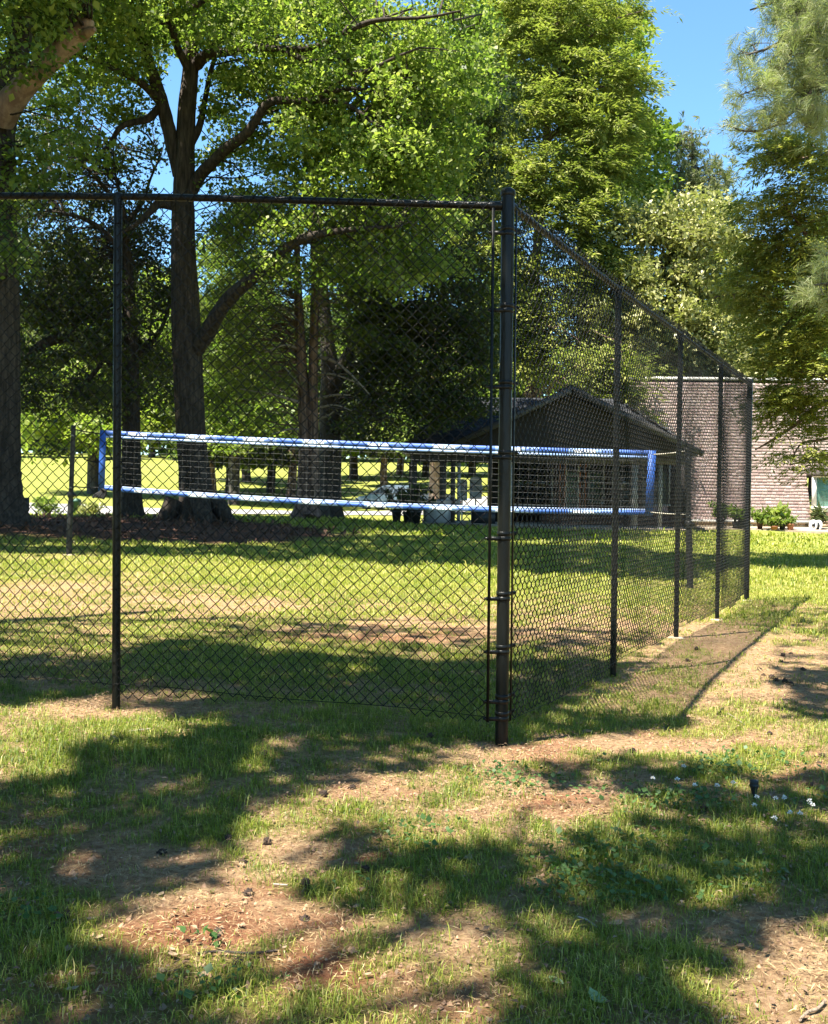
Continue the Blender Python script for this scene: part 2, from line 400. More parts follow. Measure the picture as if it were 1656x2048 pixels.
def blobpts(blobs, rng=RNG):
    """blobs in photo pixels: (px, py, rx, ry, depth, depth spread, count) -> clump centres"""
    out = []
    for px, py, rx, ry, d, dd, n in blobs:
        r = np.sqrt(rng.random(n)) ; t = rng.uniform(0, 2 * PI, n)
        out.append(P(px + rx * r * np.cos(t), py + ry * r * np.sin(t), d + dd * rng.uniform(-1, 1, n)))
    return np.vstack(out)
def clump_leaves(mb, C, R, per, L, W, flat=.55, rng=RNG, tone_c=.5, tone_s=.2, up=.6, mi=0, shell=.0, **k):
    n = len(C); per = int(per)
    d = rng.normal(0, 1, (n, per, 3)); d /= np.linalg.norm(d, axis=2)[..., None]
    R = np.broadcast_to(np.asarray(R, float), (n,)) * rng.uniform(.65, 1.3, n)
    r = rng.random((n, per)) ** (1 / 2.2)
    q = d * r[..., None] * R[:, None, None]; q[..., 2] *= flat; q[..., 2] -= .25 * (q[..., 0] ** 2 + q[..., 1] ** 2) / (R[:, None] + .01)
    pts = (C[:, None] + q).reshape(-1, 3)
    tone = np.clip(np.repeat(rng.normal(tone_c, .13, n), per) + rng.normal(0, tone_s, n * per), 0, 1)
    leaves(mb, pts, L, W, up=up, tone=tone, mi=mi, rng=rng, **k)
def twigs(mb, skel, C, rad=.02, rng=RNG, frac=1., mi=0, sag=.25, n=4):
    """a thin branch from the nearest skeleton point to every clump centre"""
    S = np.asarray(skel, float); m = rng.random(len(C)) < frac
    for c in C[m]:
        w = np.linalg.norm((S - c) * np.array([1, 1, 1.2]), axis=1) + rng.uniform(0, .6, len(S)) + .6 * np.maximum(S[:, 2] - c[2], 0)
        s = S[np.argmin(w)]; d = np.linalg.norm(c - s)
        if d < .1: continue
        k = max(4, min(9, int(d * 2)))
        t = np.linspace(0, 1, k)[:, None]; q = s * (1 - t) + c * t
        q[:, 2] += (np.sin(t[:, 0] * PI) * d * .12); q[1:-1] += rng.normal(0, .07 * d ** .6, (k - 2, 3)) + rng.normal(0, .10 * d ** .8, 3) * np.sin(t[1:-1] * PI)
        r0 = min(rad * (0.5 + .35 * d), rad * 2.2)
        mb.tube(q, np.linspace(r0, max(.25 * rad, .004), k), n, cap=False, mi=mi)
def sprays(mb, C, axis, Ls, per, L, W, rng=RNG, tone_c=.5, mi=0, hang=.25, width=.3):
    """flat feathery sprays (cedar): leaflets along an axis from each centre"""
    n = len(C); t = rng.random((n, per)); ax = axis / (np.linalg.norm(axis, axis=1)[:, None] + 1e-9)
    side = np.cross(ax, [0, 0, 1.0]); side /= np.linalg.norm(side, axis=1)[:, None] + 1e-9
    Ls = np.broadcast_to(np.asarray(Ls, float), (n,)) * rng.uniform(.6, 1.3, n)
    u = rng.uniform(-1, 1, (n, per)); wd = width * (1.05 - t) * u
    q = C[:, None] + ax[:, None] * (t * Ls[:, None])[..., None] + side[:, None] * (wd * Ls[:, None])[..., None]
    q[..., 2] -= hang * (t ** 2) * Ls[:, None]; q += rng.normal(0, .05, q.shape) * Ls[:, None, None]
    dirn = ax[:, None] + side[:, None] * (np.sign(u) * .7)[..., None]; dirn[..., 2] -= hang
    tone = np.clip(np.repeat(rng.normal(tone_c, .14, n), per) + rng.normal(0, .16, n * per) + .15 * (t.ravel() - .4), 0, 1)
    leaves(mb, q.reshape(-1, 3), L, W, up=.9, axis=dirn.reshape(-1, 3) * 1.3, spread=.35, tone=tone, mi=mi, rng=rng, droop=.1)
def needle_tufts(mb, C, axis, per, L, W, rng=RNG, tone_c=.5, mi=0):
    n = len(C); ax = axis / (np.linalg.norm(axis, axis=1)[:, None] + 1e-9)
    a = rng.normal(0, .50, (n, per, 3)) + ax[:, None]; a[..., 2] -= .15
    a /= np.linalg.norm(a, axis=2)[..., None]; a = a.reshape(-1, 3)
    base = np.repeat(C, per, 0) + np.repeat(ax, per, 0) * rng.uniform(-.1, .06, (n * per, 1)); m = n * per
    b = np.cross(a, rng.normal(0, 1, (m, 3))); b /= np.linalg.norm(b, axis=1)[:, None]
    LL = L * rng.uniform(.7, 1.15, (m, 1)); mid = base + a * LL * .55; tip = base + a * LL; tip[:, 2] -= LL[:, 0] * .12
    V = np.stack([base, mid + b * W, tip, mid - b * W], 1).reshape(-1, 3)
    tone = np.clip(np.repeat(rng.normal(tone_c, .15, n), per) + rng.normal(0, .15, m), 0, 1)
    mb.add(V, np.arange(m)[:, None] * 4 + np.arange(4)[None], mi, np.repeat(tone, 4))
def pixpath(pts, D):
    """[(px, py, radius px, depth offset)] at depth D -> path, radii in metres"""
    p = np.array([P(a[0], a[1], D + (a[3] if len(a) > 3 else 0)) for a in pts]); r = np.array([a[2] * (D + (a[3] if len(a) > 3 else 0)) / FPX for a in pts])
    return p, r
def limb(mb, pts, D, n=10, m=5, ridge=.05, seed=1, mi=0):
    p, r = pixpath(pts, D); q = smoothpath(p, m); k = np.linspace(0, len(r) - 1, len(q)); rr = np.interp(k, np.arange(len(r)), r)
    mb.tube(q, rr, n, ridge=ridge, seed=seed, mi=mi); return q

# ================================================================== SETTING: ground
def ell(px, py, L):
    t = np.zeros(px.shape)
    for e in L:
        cx, cy, rx, ry = e[:4]; w = e[4] if len(e) > 4 else 1.
        t = np.maximum(t, w * np.clip(1.6 - 1.6 * np.sqrt(((px - cx) / rx) ** 2 + ((py - cy) / ry) ** 2) * .8, 0, 1))
    return t
BARE = [(1120, 1600, 190, 48), (720, 1565, 170, 34), (230, 1425, 200, 24), (1500, 1340, 220, 85), (1250, 1492, 260, 22), (250, 1740, 260, 80, .9), (420, 1850, 330, 60),
        (880, 1950, 200, 120, .85), (1560, 1950, 190, 130, .85), (640, 1715, 150, 36), (120, 1195, 360, 48, .8), (420, 1210, 220, 40, .7), (850, 1268, 420, 24), (1180, 1260, 160, 60, .8), (1010, 1500, 120, 16),
        (1290, 1290, 90, 70, .8), (330, 1388, 110, 20, .7), (70, 1700, 130, 60, .7), (1290, 1860, 90, 40, .8), (620, 1935, 110, 60, .8), (560, 2040, 160, 40, .5), (1430, 1270, 90, 40)]
CLAY = [(390, 1868, 230, 46), (640, 1935, 110, 60, .95), (150, 1960, 160, 40, .7), (560, 1850, 90, 30, .7), (1160, 1612, 120, 24, .8), (500, 1785, 110, 24, .8), (250, 1905, 160, 40, .6), (740, 1270, 330, 14, .7), (300, 1378, 70, 10, .8), (1230, 1690, 40, 12, .6), (740, 1705, 60, 14, .7)]
LUSH = [(330, 1490, 240, 55), (110, 1515, 140, 80), (880, 1440, 230, 60), (1420, 1690, 330, 110), (850, 1740, 320, 60), (1200, 1960, 170, 80), (1250, 1435, 130, 26), (60, 1850, 120, 90, .8),
        (380, 1650, 130, 40, .8), (560, 1330, 300, 60, .7), (1560, 1160, 150, 40), (1000, 1130, 400, 40), (620, 1160, 300, 40), (480, 1980, 200, 50, .7), (1380, 1530, 260, 40, .8), (500, 1660, 80, 30)]
def cover(x, y, z):
    """how grassy / clayey the ground is at a place"""
    px, py = proj(np.stack([x, y, z], -1)); vis = y > 1.5
    jx = (fbm(x, y, 1.7) - .5) * 150 + (fbm(x + 9, y, 5.) - .5) * 90; jy = ((fbm(x + 40, y + 7, 1.7) - .5) * 60 + (fbm(x, y + 50, 5.) - .5) * 36) * np.clip((py - 1000) / 450, .1, 1.3)
    bare = np.where(vis, ell(px + jx, py + jy, BARE), .3); lush = np.where(vis, ell(px + jx, py + jy, LUSH), .3)
    clay = np.where(vis, ell(px + jx, py + jy, CLAY), 0)
    n = fbm(x, y, .9); n2 = fbm(x + 5, y + 3, 5.5); n3 = fbm(x + 25, y + 13, 19., 3)
    g = .68 + .34 * lush - .54 * bare + (n - .5) * .6 + (n2 - .5) * 1.1 + (n3 - .5) * 1.0 + .12 * np.clip((y - 8) / 4, 0, 1)
    return np.clip(g, 0, 1), np.clip(clay * 1.1 + np.clip((fbm(x + 60, y + 20, 1.3) - .52) * 3, 0, .55) * (y < 6.5) + (n2 - .6) * .8 * (clay > .05), 0, 1)
def mulchmask(x, y):
    d = np.sqrt(((x + 9.2) / 7.2) ** 2 + ((y - 25.5) / 4.2) ** 2)
    return np.clip((1.12 - d + (fbm(x, y, 1.2) - .5) * .35) * 5, 0, 1)
def grid_axis(a, b, f):
    out = [a]
    while out[-1] < b: out.append(out[-1] + f(out[-1]))
    return np.array(out)
ys = grid_axis(-26, 330, lambda v: .06 if 2 < v < 7.5 else (.13 if 0 < v < 16 else (.3 if v < 40 and v > 0 else (1.0 if v < 0 else .02 * v + .2))))
xs_half = grid_axis(0, 170, lambda v: .07 if v < 3.5 else (.16 if v < 7 else (.4 if v < 18 else .05 * v)))
xs = np.r_[-xs_half[:0:-1], xs_half]
XX, YY = np.meshgrid(xs, ys); ZZ = ground(XX, YY)
g_, c_ = cover(XX.ravel(), YY.ravel(), ZZ.ravel())
mb = MB(); nx, ny = len(xs), len(ys)
i = np.arange(ny - 1)[:, None] * nx; j = np.arange(nx - 1)[None]
ZF = ZZ + (fbm(XX, YY, 7., 3) - .5) * .018 * (YY < 16) - .004
mb.add(np.stack([XX, YY, ZF], -1), np.stack([i + j, i + j + 1, i + nx + j + 1, i + nx + j], -1).reshape(-1, 4))
lawn = mb.obj('ground', 'lawn_soil', smooth=True, kind='structure')
for nm, v in (('clay', c_), ('turf', np.clip((g_ - .35) * 2.2, 0, 1) * .85), ('far', np.clip((YY.ravel() - 12) / 10, 0, 1) * np.clip(.35 + .9 * (g_ + .15), 0, 1)), ('mulch', mulchmask(XX.ravel(), YY.ravel()))):
    a = lawn.data.attributes.new(nm, 'FLOAT', 'POINT'); a.data.foreach_set('value', v.astype(np.float32))
def strip(name, pts, w, m, lift=.03):
    p = smoothpath(np.array(pts, float), 12); d = np.gradient(p, axis=0); nrm = np.stack([-d[:, 1], d[:, 0]], -1); nrm /= np.linalg.norm(nrm, axis=1)[:, None]
    mb = MB(); rows = []
    for k in np.linspace(-.5, .5, 5):
        q = p[:, :2] + nrm * w * k; rows.append(np.c_[q, ground(q[:, 0], q[:, 1]) + lift])
    V = np.stack(rows, 1); m_, n_ = V.shape[:2]
    i = np.arange(m_ - 1)[:, None] * n_; j = np.arange(n_ - 1)[None]
    mb.add(V, np.stack([i + j, i + j + 1, i + n_ + j + 1, i + n_ + j], -1).reshape(-1, 4))
    return mb.obj(name, m, smooth=True, kind='structure')
strip('road', [(-80, 48), (-40, 46.5), (-15, 46), (-4, 49), (0, 58), (4, 70), (14, 78), (40, 84)], 4.2, 'asphalt')

# ------------------------------------------------------------------ grass, straw, clover (uncountable ground cover)
def scatter(y0, y1, dens, xm=.47, pad=.5):
    area = (y1 - y0) * ((y0 + y1) * xm + 2 * pad); n = int(area * dens)
    y = RNG.uniform(y0, y1, n * 2); x = RNG.uniform(-1, 1, n * 2) * (y1 * xm + pad); k = np.abs(x) < y * xm + pad
    return x[k], y[k]
def blades(mb, x, y, h, w, bend=.5, tone_c=.4):
    z = ground(x, y); n = len(x)
    th = RNG.uniform(0, 2 * PI, n); hh = h * RNG.lognormal(0, .35, n); lean = RNG.uniform(.1, 1.1, n) * bend
    a = np.stack([np.cos(th), np.sin(th), np.zeros(n)], -1); s = np.stack([-np.sin(th), np.cos(th), np.zeros(n)], -1)
    B = np.stack([x, y, z - .004], -1); up = np.array([0, 0, 1.0])
    M = B + up * (hh * .6)[:, None] + a * (hh * lean * .35)[:, None]; T = B + up * (hh * (1 - .35 * lean))[:, None] + a * (hh * lean)[:, None]
    w = np.broadcast_to(w, (n,))[:, None] * RNG.uniform(.7, 1.3, (n, 1))
    V = np.stack([B - s * w * .5, B + s * w * .5, M + s * w * .42, M - s * w * .42, T], 1).reshape(-1, 3)
    k = np.arange(n)[:, None] * 5
    tone = np.clip(RNG.normal(tone_c, .17, n) + .35 * (RNG.random(n) < .12) + (fbm(x, y, 1.1) - .5) * .5, 0, 1); T5 = np.repeat(tone, 5)
    off = mb.n
    mb.add(V, k + np.array([[0, 1, 2, 3]]), 0, T5)
    mb.F.append(k + np.array([[3, 2, 4]]) + off); mb.M.append(0)
mb = MB()
for y0, y1, dens, h, w in ((2.35, 4.2, 8500, .027, .0025), (4.2, 6.5, 5200, .028, .0033), (6.5, 10, 2200, .030, .0052), (10, 17, 850, .034, .009), (17, 27, 240, .05, .016), (27, 42, 60, .07, .04)):
    x, y = scatter(y0, y1, dens); g, c = cover(x, y, ground(x, y))
    keep = (RNG.random(len(x)) < np.clip((g - .12) * 1.1, .06, 1) ** 1.3) & (mulchmask(x, y) < .4)
    keep &= ~((y > 36) & (x > 0))
    x, y, g = x[keep], y[keep], g[keep]
    tc_ = .38 if y0 < 8 else .56
    blades(mb, x, y, h * (.6 + .6 * g ** 2 + 2.6 * np.clip(fbm(x + 3, y + 8, 2.4) - .55, 0, .3)), w, bend=1.15, tone_c=tc_)
mb.obj('grass', 'grass_blade', kind='stuff')
mb = MB()
for y0, y1, dens, L, w in ((2.35, 4.5, 4800, .030, .0018), (4.5, 8, 2300, .036, .0028), (8, 15, 500, .055, .006)):
    x, y = scatter(y0, y1, dens); g, c = cover(x, y, ground(x, y)); keep = RNG.random(len(x)) < np.clip(.95 - g, .10, .85) * np.clip(fbm(x, y, 3.2) * 2.4 - .5, .10, 1); x, y = x[keep], y[keep]
    C = np.stack([x, y, ground(x, y) + RNG.uniform(.002, .016, len(x))], -1)
    a = RNG.normal(0, 1, (len(x), 3)); a[:, 2] *= .12
    leaves(mb, C, L, w, up=1.6, axis=a * 3, spread=.1, fold=.2, droop=0)
mb.obj('straw_litter', 'straw', kind='stuff')
mb = MB()
for y0, y1, dens in ((2.35, 4.5, 420), (4.5, 8, 240), (8, 14, 70)):
    x, y = scatter(y0, y1, dens); kk = RNG.random(len(x)) < np.clip(fbm(x + 31, y, 1.3) * 2.2 - .45, .06, 1); x, y = x[kk], y[kk]
    C = np.stack([x, y, ground(x, y) + RNG.uniform(.004, .022, len(x))], -1); a = RNG.normal(0, 1, (len(x), 3)); a[:, 2] *= .2
    leaves(mb, C, .018, .010, up=1.1, axis=a * 3, spread=.1, fold=.3, droop=0, tone=np.clip(RNG.beta(1.1, 2.4, len(x)), 0, 1))
mb.obj('leaf_litter', 'dry_leaf', kind='stuff')
mb = MB()
x, y = scatter(2.35, 8, 420); g, c = cover(x, y, ground(x, y)); kk = RNG.random(len(x)) < np.clip(.9 - g, .02, .7); x, y = x[kk], y[kk]; n = len(x); r = RNG.lognormal(-5.35, .5, n)
th = RNG.uniform(0, 6.28, n); z = ground(x, y); V = []
for k in range(4): V.append(np.stack([x + r * np.cos(th + k * 1.57) * RNG.uniform(.7, 1.3, n), y + r * np.sin(th + k * 1.57) * RNG.uniform(.7, 1.3, n), z - .002], -1))
V.append(np.stack([x + r * .2, y, z + r * .9], -1)); V = np.stack(V, 1).reshape(-1, 3); k = np.arange(n)[:, None] * 5
for f in ((0, 1, 4), (1, 2, 4), (2, 3, 4), (3, 0, 4)): mb.F.append(k + np.array([f])); mb.M.append(0)
mb.V.append(V); mb.T.append(np.full(len(V), .5)); mb.n = len(V)
mb.obj('soil_crumbs', 'pebble', kind='stuff')
mb = MB()
cl = [(1400, 1570, 260, 60), (1250, 1740, 300, 70), (860, 1690, 120, 40, .8), (450, 1985, 120, 30, .8), (950, 1690, 160, 40, .8), (1060, 1560, 120, 30, .7), (420, 1890, 60, 14), (720, 1760, 60, 20, .8), (40, 1840, 80, 60, .7)]
x, y = scatter(2.35, 6.2, 1500); px, py = proj(np.stack([x, y, ground(x, y)], -1))
keep = RNG.random(len(x)) < ell(px, py, cl) * np.clip(fbm(x, y, 3.) * 3 - 1.1, 0, 1); x, y = x[keep], y[keep]
C = np.stack([x, y, ground(x, y) + RNG.uniform(.01, .045, len(x))], -1)
leaves(mb, C, .022, .02, up=1.5, fold=.1, droop=0)
mb.obj('clover_patch', 'clover_leaf', kind='stuff')
# bark mulch chips under the left trees
mb = MB()
x = RNG.uniform(-17, -1, 9000); y = RNG.uniform(20, 31, 9000); k = RNG.random(9000) < mulchmask(x, y); x, y = x[k], y[k]
leaves(mb, np.stack([x, y, ground(x, y) + RNG.uniform(.01, .05, len(x))], -1), .14, .05, up=1.2, droop=0, fold=.1)
mb.obj('mulch_chips', 'mulch', kind='stuff')

# ================================================================== CHAIN LINK FENCE
CORN = P(1003, 1490, 5.62); LEFT = P(232, 1415, 5.95)
RP = [P(1226, 1355, 7.82), P(1352, 1280, 9.92), P(1434, 1237, 11.91), P(1493, 1200, 14.02)]
HF = 3.05
fence = thing('chain_link_fence', 'tall black chain link fence with corner post around the volleyball lawn', 'fence', CORN)
def post(x, y, ztop, r, name, lean=(0, 0)):
    z0 = ground(x, y); mb = MB()
    mb.tube([(x, y, z0 - .1), (x + lean[0] * .5, y + lean[1] * .5, (z0 + ztop) / 2), (x + lean[0], y + lean[1], ztop)], r, 20)
    return mb.obj(name, 'fence_black', fence, smooth=True)
top = CORN[2] + HF
rail_z = {}
post(CORN[0], CORN[1], top + .045, .0365, 'corner_post')
mb = MB().lathe((CORN[0], CORN[1], top + .03), [(.0395, 0), (.042, .004), (.042, .022), (.037, .034), (.022, .046), (.0, .050)], 20); mb.obj('post_cap', 'fence_black', fence, smooth=True)
dirF = np.array([LEFT[0] - CORN[0], LEFT[1] - CORN[1]]); LF = np.linalg.norm(dirF); dirF /= LF
LEFT2 = np.array([CORN[0] + dirF[0] * LF * 2, CORN[1] + dirF[1] * LF * 2, 0]); LEFT2[2] = LEFT[2] + .11
zl = P(232, 393, 5.95)[2]; zc = P(995, 411, 5.62)[2]; zl2 = zl + (zl - zc) * .6
posts_front = [(LEFT, zl), (LEFT2, zl2)]
for p, z in posts_front:
    post(p[0], p[1], z - .01, .0245, 'line_post')
    mb = MB().lathe((p[0], p[1], z - .05), [(.029, 0), (.030, .03), (.030, .058), (.02, .072), (0, .076)], 14); mb.obj('rail_cap', 'fence_black', fence, smooth=True)
zr = [P(q[0], q[1], d)[2] for q, d in (((1235, 578), 7.82), ((1362, 668), 9.92), ((1447, 728), 11.91), ((1503, 769), 14.02))]
for k, (p, z) in enumerate(zip(RP, zr)):
    end = k == 3
    post(p[0], p[1], z + (.05 if end else -.01), .0365 if end else .0245, 'end_post' if end else 'line_post')
    mb = MB().lathe((p[0], p[1], z + (.035 if end else -.05)), [(.040, 0), (.041, .02), (.03, .04), (0, .048)] if end else [(.029, 0), (.030, .03), (.030, .058), (.02, .072), (0, .076)], 14)
    mb.obj('post_cap' if end else 'rail_cap', 'fence_black', fence, smooth=True)
RR = .0205
MB().tube(smoothpath([(LEFT2[0], LEFT2[1], zl2), (LEFT[0], LEFT[1], zl), (CORN[0] + dirF[0] * .05, CORN[1] + dirF[1] * .05, zc)], 8), RR, 14).obj('top_rail', 'fence_black', fence, smooth=True)
zc2 = zc + .01
dirR = np.array([RP[3][0] - CORN[0], RP[3][1] - CORN[1]]); LR = np.linalg.norm(dirR); dirR /= LR
MB().tube(smoothpath([(CORN[0] + dirR[0] * .05, CORN[1] + dirR[1] * .05, zc2)] + [(p[0], p[1], z) for p, z in zip(RP[:3], zr)] + [(RP[3][0] - dirR[0] * .04, RP[3][1] - dirR[1] * .04, zr[3])], 6), RR, 14).obj('top_rail', 'fence_black', fence, smooth=True)
for a, d, z in ((CORN, dirF, zc), (CORN, dirR, zc2), (RP[3], -dirR, zr[3])):
    MB().tube([(a[0] + d[0] * .03, a[1] + d[1] * .03, z), (a[0] + d[0] * .10, a[1] + d[1] * .10, z)], .0265, 14).obj('rail_cup', 'fence_black', fence, smooth=True)
DM = .0718
def mesh_bay(A, B, zA, zB, side, gap0=.05, gap1=.0, ph=0, rad=.0033, sides=3):
    """woven wires from A to B; side = offset direction of the fabric (2D)"""
    A = np.array(A[:2], float); B = np.array(B[:2], float); L = np.linalg.norm(B - A); d = (B - A) / L; nrm = np.array(side, float)
    hw = DM / 2; nW = int((L - gap0 - gap1) / hw); mb = MB()
    s0 = gap0 + ((L - gap0 - gap1) - nW * hw) / 2
    for w in range(nW):
        u0 = s0 + w * hw; um = u0 + hw / 2; zt = zA + (zB - zA) * um / L + .045
        q = A + d * um; zb = ground(q[0], q[1]) + .10 + .03 * math.sin(um * 2.1 + ph)
        if zb > zt - 1: continue
        nS = int((zt - zb) / hw); k = np.arange(nS * 2 + 1)
        tri = np.abs(((k / 2 + (w % 2)) % 2) - 1)                      # zigzag 0..1
        # rounded bends: squash extremes a little
        u = u0 + hw * (.5 + (tri - .5) * 1.04) + .0028 * np.sin(k * .31 + w * .9 + ph) + .002 * np.sin(k * .11 + w * 2.3)
        wv = np.where(k % 2 == 1, np.where(((k - 1) // 2 + w) % 2 == 0, .0062, -.0062), 0)
        z = zt - k * hw / 2
        sag = .018 * math.sin(um * 3.1 + ph) * np.sin((z - zb) / (zt - zb) * PI) + .004 * np.sin(z * 5 + um * 2)
        off = wv + sag + .034
        pts = np.c_[A[0] + d[0] * u + nrm[0] * off, A[1] + d[1] * u + nrm[1] * off, z]
        mb.tube(pts, rad, sides, cap=False)
    return mb.obj('chain_link_mesh', 'wire_black', fence, smooth=True)
nF = np.array([dirF[1], -dirF[0]]); nF = nF if nF[1] < 0 else -nF         # towards the camera
nR = np.array([dirR[1], -dirR[0]]); nR = nR if nR[0] > 0 else -nR         # outside of the court
mesh_bay(CORN, LEFT, zc, zl, nF * 1., .085, .0, 0)
mesh_bay(LEFT, LEFT2, zl, zl2, nF * 1., .0, .9, 1)
ch = [CORN] + RP; zz = [zc2] + zr
for k in range(4): mesh_bay(ch[k], ch[k + 1], zz[k], zz[k + 1], nR, .06 if k == 0 else 0., .05 if k == 3 else 0., k)
# stretcher bars, bands, bottom tension wires, ties
def bar(a, d, off, z0, z1, nrm):
    p = np.array(a[:2]) + d * off + nrm * .034
    MB().box((p[0], p[1], (z0 + z1) / 2), (.016, .007, z1 - z0), rz=math.atan2(d[1], d[0])).obj('tension_bar', 'fence_black', fence)
gz = ground(CORN[0], CORN[1])
bar(CORN, dirF, .078, gz + .13, zc - .02, nF); bar(CORN, dirR, .048, gz + .13, zc - .02, nR)
bar(RP[3], -dirR, .062, ground(RP[3][0], RP[3][1]) + .1, zr[3] - .02, nR)
for yb in (468, 622, 775, 915, 1077, 1197, 1303, 1402, 1436):
    z = P(1008, yb, 5.62)[2]
    for dz, d, nn in ((0, dirF, nF), (.028, dirR, nR)):
        mb = MB().lathe((CORN[0], CORN[1], z + dz), [(.0368, -.012), (.0400, -.011), (.0400, .011), (.0368, .012)], 20)
        p = np.array(CORN[:2]) + nn * .034
        mb.box((p[0] + d[0] * .05, p[1] + d[1] * .05, z + dz), (.085, .006, .022), rz=math.atan2(d[1], d[0]))
        q = p + d * .094 if dz == 0 else p + d * .085
        mb.lathe((q[0], q[1], z + dz - .006), [(.0, 0), (.011, .0), (.011, .013), (0, .013)], 8)
        mb.obj('tension_band', 'fence_black', fence, smooth=True)
for k in range(8):
    z = ground(RP[3][0], RP[3][1]) + .15 + k * .38
    MB().lathe((RP[3][0], RP[3][1], z), [(.0368, -.012), (.0400, -.011), (.0400, .011), (.0368, .012)], 14).obj('tension_band', 'fence_black', fence, smooth=True)
def bwire(A, B, nrm, n=14, dz=.15):
    t = np.linspace(0, 1, n); q = np.array(A[:2])[None] * (1 - t[:, None]) + np.array(B[:2])[None] * t[:, None] + nrm * .026
    z = ground(q[:, 0], q[:, 1]) + dz + .012 * np.sin(t * 9)
    MB().tube(np.c_[q, z], .0022, 5, cap=False).obj('tension_wire', 'wire_black', fence, smooth=True)
bwire(CORN, LEFT, nF); bwire(LEFT, LEFT2, nF); bwire(CORN, RP[3], nR, 40, .13)
mb = MB()
for A, B, zA, zB, nrm in ((CORN, LEFT, zc, zl, nF), (LEFT, LEFT2, zl, zl2, nF), *[(ch[k], ch[k + 1], zz[k], zz[k + 1], nR) for k in range(4)]):
    d = np.array(B[:2]) - np.array(A[:2]); L = np.linalg.norm(d); d /= L
    for s in np.arange(.3, L, .58):
        p = np.array(A[:2]) + d * s; z = zA + (zB - zA) * s / L; th = np.linspace(0, 2 * PI, 10)
        mb.tube(np.c_[p[0] + nrm[0] * np.cos(th) * .025 + d[0] * th * .004, p[1] + nrm[1] * np.cos(th) * .025 + d[1] * th * .004, z + np.sin(th) * .025], .0022, 4, cap=False)
    if B is not RP[3]:
        for z in np.arange(.35, 2.9, .36):
            c = np.array(B[:2]); th = np.linspace(0, 2 * PI, 12); zz0 = ground(c[0], c[1]) + z
            mb.tube(np.c_[c[0] + .029 * np.cos(th), c[1] + .029 * np.sin(th), zz0 + th * .002], .0022, 4, cap=False)
mb.obj('tie_wires', 'wire_black', fence, smooth=True, kind='stuff')
# concrete footings
for p in RP[1:]:
    z = ground(p[0], p[1]); r = .08 + .02 * random.random()
    MB().lathe((p[0], p[1], z - .03), [(r * 1.15, -.05), (r * 1.05, .022), (r * .8, .034), (.02, .038)], 14).obj('footing', 'concrete', fence, smooth=True)

# ================================================================== VOLLEYBALL POSTS AND NET
PL, PR = P(137, 1110, 18.5), P(1381, 1180, 16.3)
def vpole(b, pxtop, Y, label, collar):
    t = thing('volleyball_post', label, 'post', b, 'posts holding the volleyball net'); T = P(pxtop[0], pxtop[1], Y); b = b - np.array([0, 0, .15]); m = b * .55 + T * .45
    MB().tube([b, m], .052, 14).obj('sleeve', 'pole_black', t, smooth=True)
    MB().tube([m - (T - b) * .02, T], .042, 14).obj('tube', 'pole_black', t, smooth=True)
    MB().lathe((T[0], T[1], T[2]), [(.045, -.02), (.047, .0), (.04, .02), (0, .026)], 12).obj('cap', 'dark_plastic', t, smooth=True)
    mb = MB(); c = b + (T - b) * collar; mb.lathe(c, [(.054, -.05), (.062, -.045), (.062, .045), (.054, .05)], 14); mb.box((c[0] + .07, c[1], c[2]), (.05, .03, .05)); mb.obj('collar', 'pole_black', t, smooth=True)
    for z in (.93, .55):
        c = b + (T - b) * z; MB().tube([(c[0] - .02, c[1] - .04, c[2]), (c[0] + .0, c[1] - .075, c[2] + .02), (c[0] + .02, c[1] - .04, c[2])], .008, 6).obj('hook', 'galvanised', t, smooth=True)
    MB().lathe(tuple(b + np.array([0, 0, .14])), [(.16, -.08), (.15, .02), (.06, .03)], 14).obj('ground_sleeve', 'concrete', t, smooth=True)
    return T
TL = vpole(PL, (147, 853), 18.5, 'black volleyball post on the left, standing before the mulch bed', .5)
TR = vpole(PR, (1374, 898), 16.3, 'black volleyball post on the right, seen through the side fence', .5)
net = thing('volleyball_net', 'blue and white taped volleyball net strung across the lawn behind the fence', 'net', (PL + PR) / 2)
YA, YB = 18.2, 16.5
NA_t, NA_b = P(206, 868, YA), P(203, 975, YA); NB_t, NB_b = P(1304, 909, YB), P(1298, 1024, YB)
def along(a, b, t, sag): 
    t = np.asarray(t, float)[:, None]; q = a * (1 - t) + b * t; q[:, 2] -= (sag * 4 * t * (1 - t))[:, 0]; return q
SAGT, SAGB = .03, .09
segs = 15
tdir = (NB_t - NA_t) / np.linalg.norm(NB_t - NA_t); tn = np.cross(tdir, [0, 0, 1]); tn /= np.linalg.norm(tn); tn = tn if tn[1] < 0 else -tn
def tape(a, b, sag, hgt, name, t0, t1, mats, split):
    n = 7; t = np.linspace(t0, t1, n); c = along(a, b, t, sag); mb = MB(); up = np.array([0, 0, 1.0])
    for lo, hi, mi in split:
        A = c + up * hgt * lo; B = c + up * hgt * hi; o = tn * .006
        V = np.vstack([A + o, B + o, A - o, B - o]); k = np.arange(n - 1)
        F = np.vstack([np.c_[k, k + 1, k + 1 + n, k + n], np.c_[k + 2 * n, k + 3 * n, k + 1 + 3 * n, k + 1 + 2 * n], np.c_[k + n, k + n + 1, k + 3 * n + 1, k + 3 * n], np.c_[k, k + 2 * n, k + 2 * n + 1, k + 1]])
        mb.add(V, F, mi)
    return mb.obj(name, mats, net)
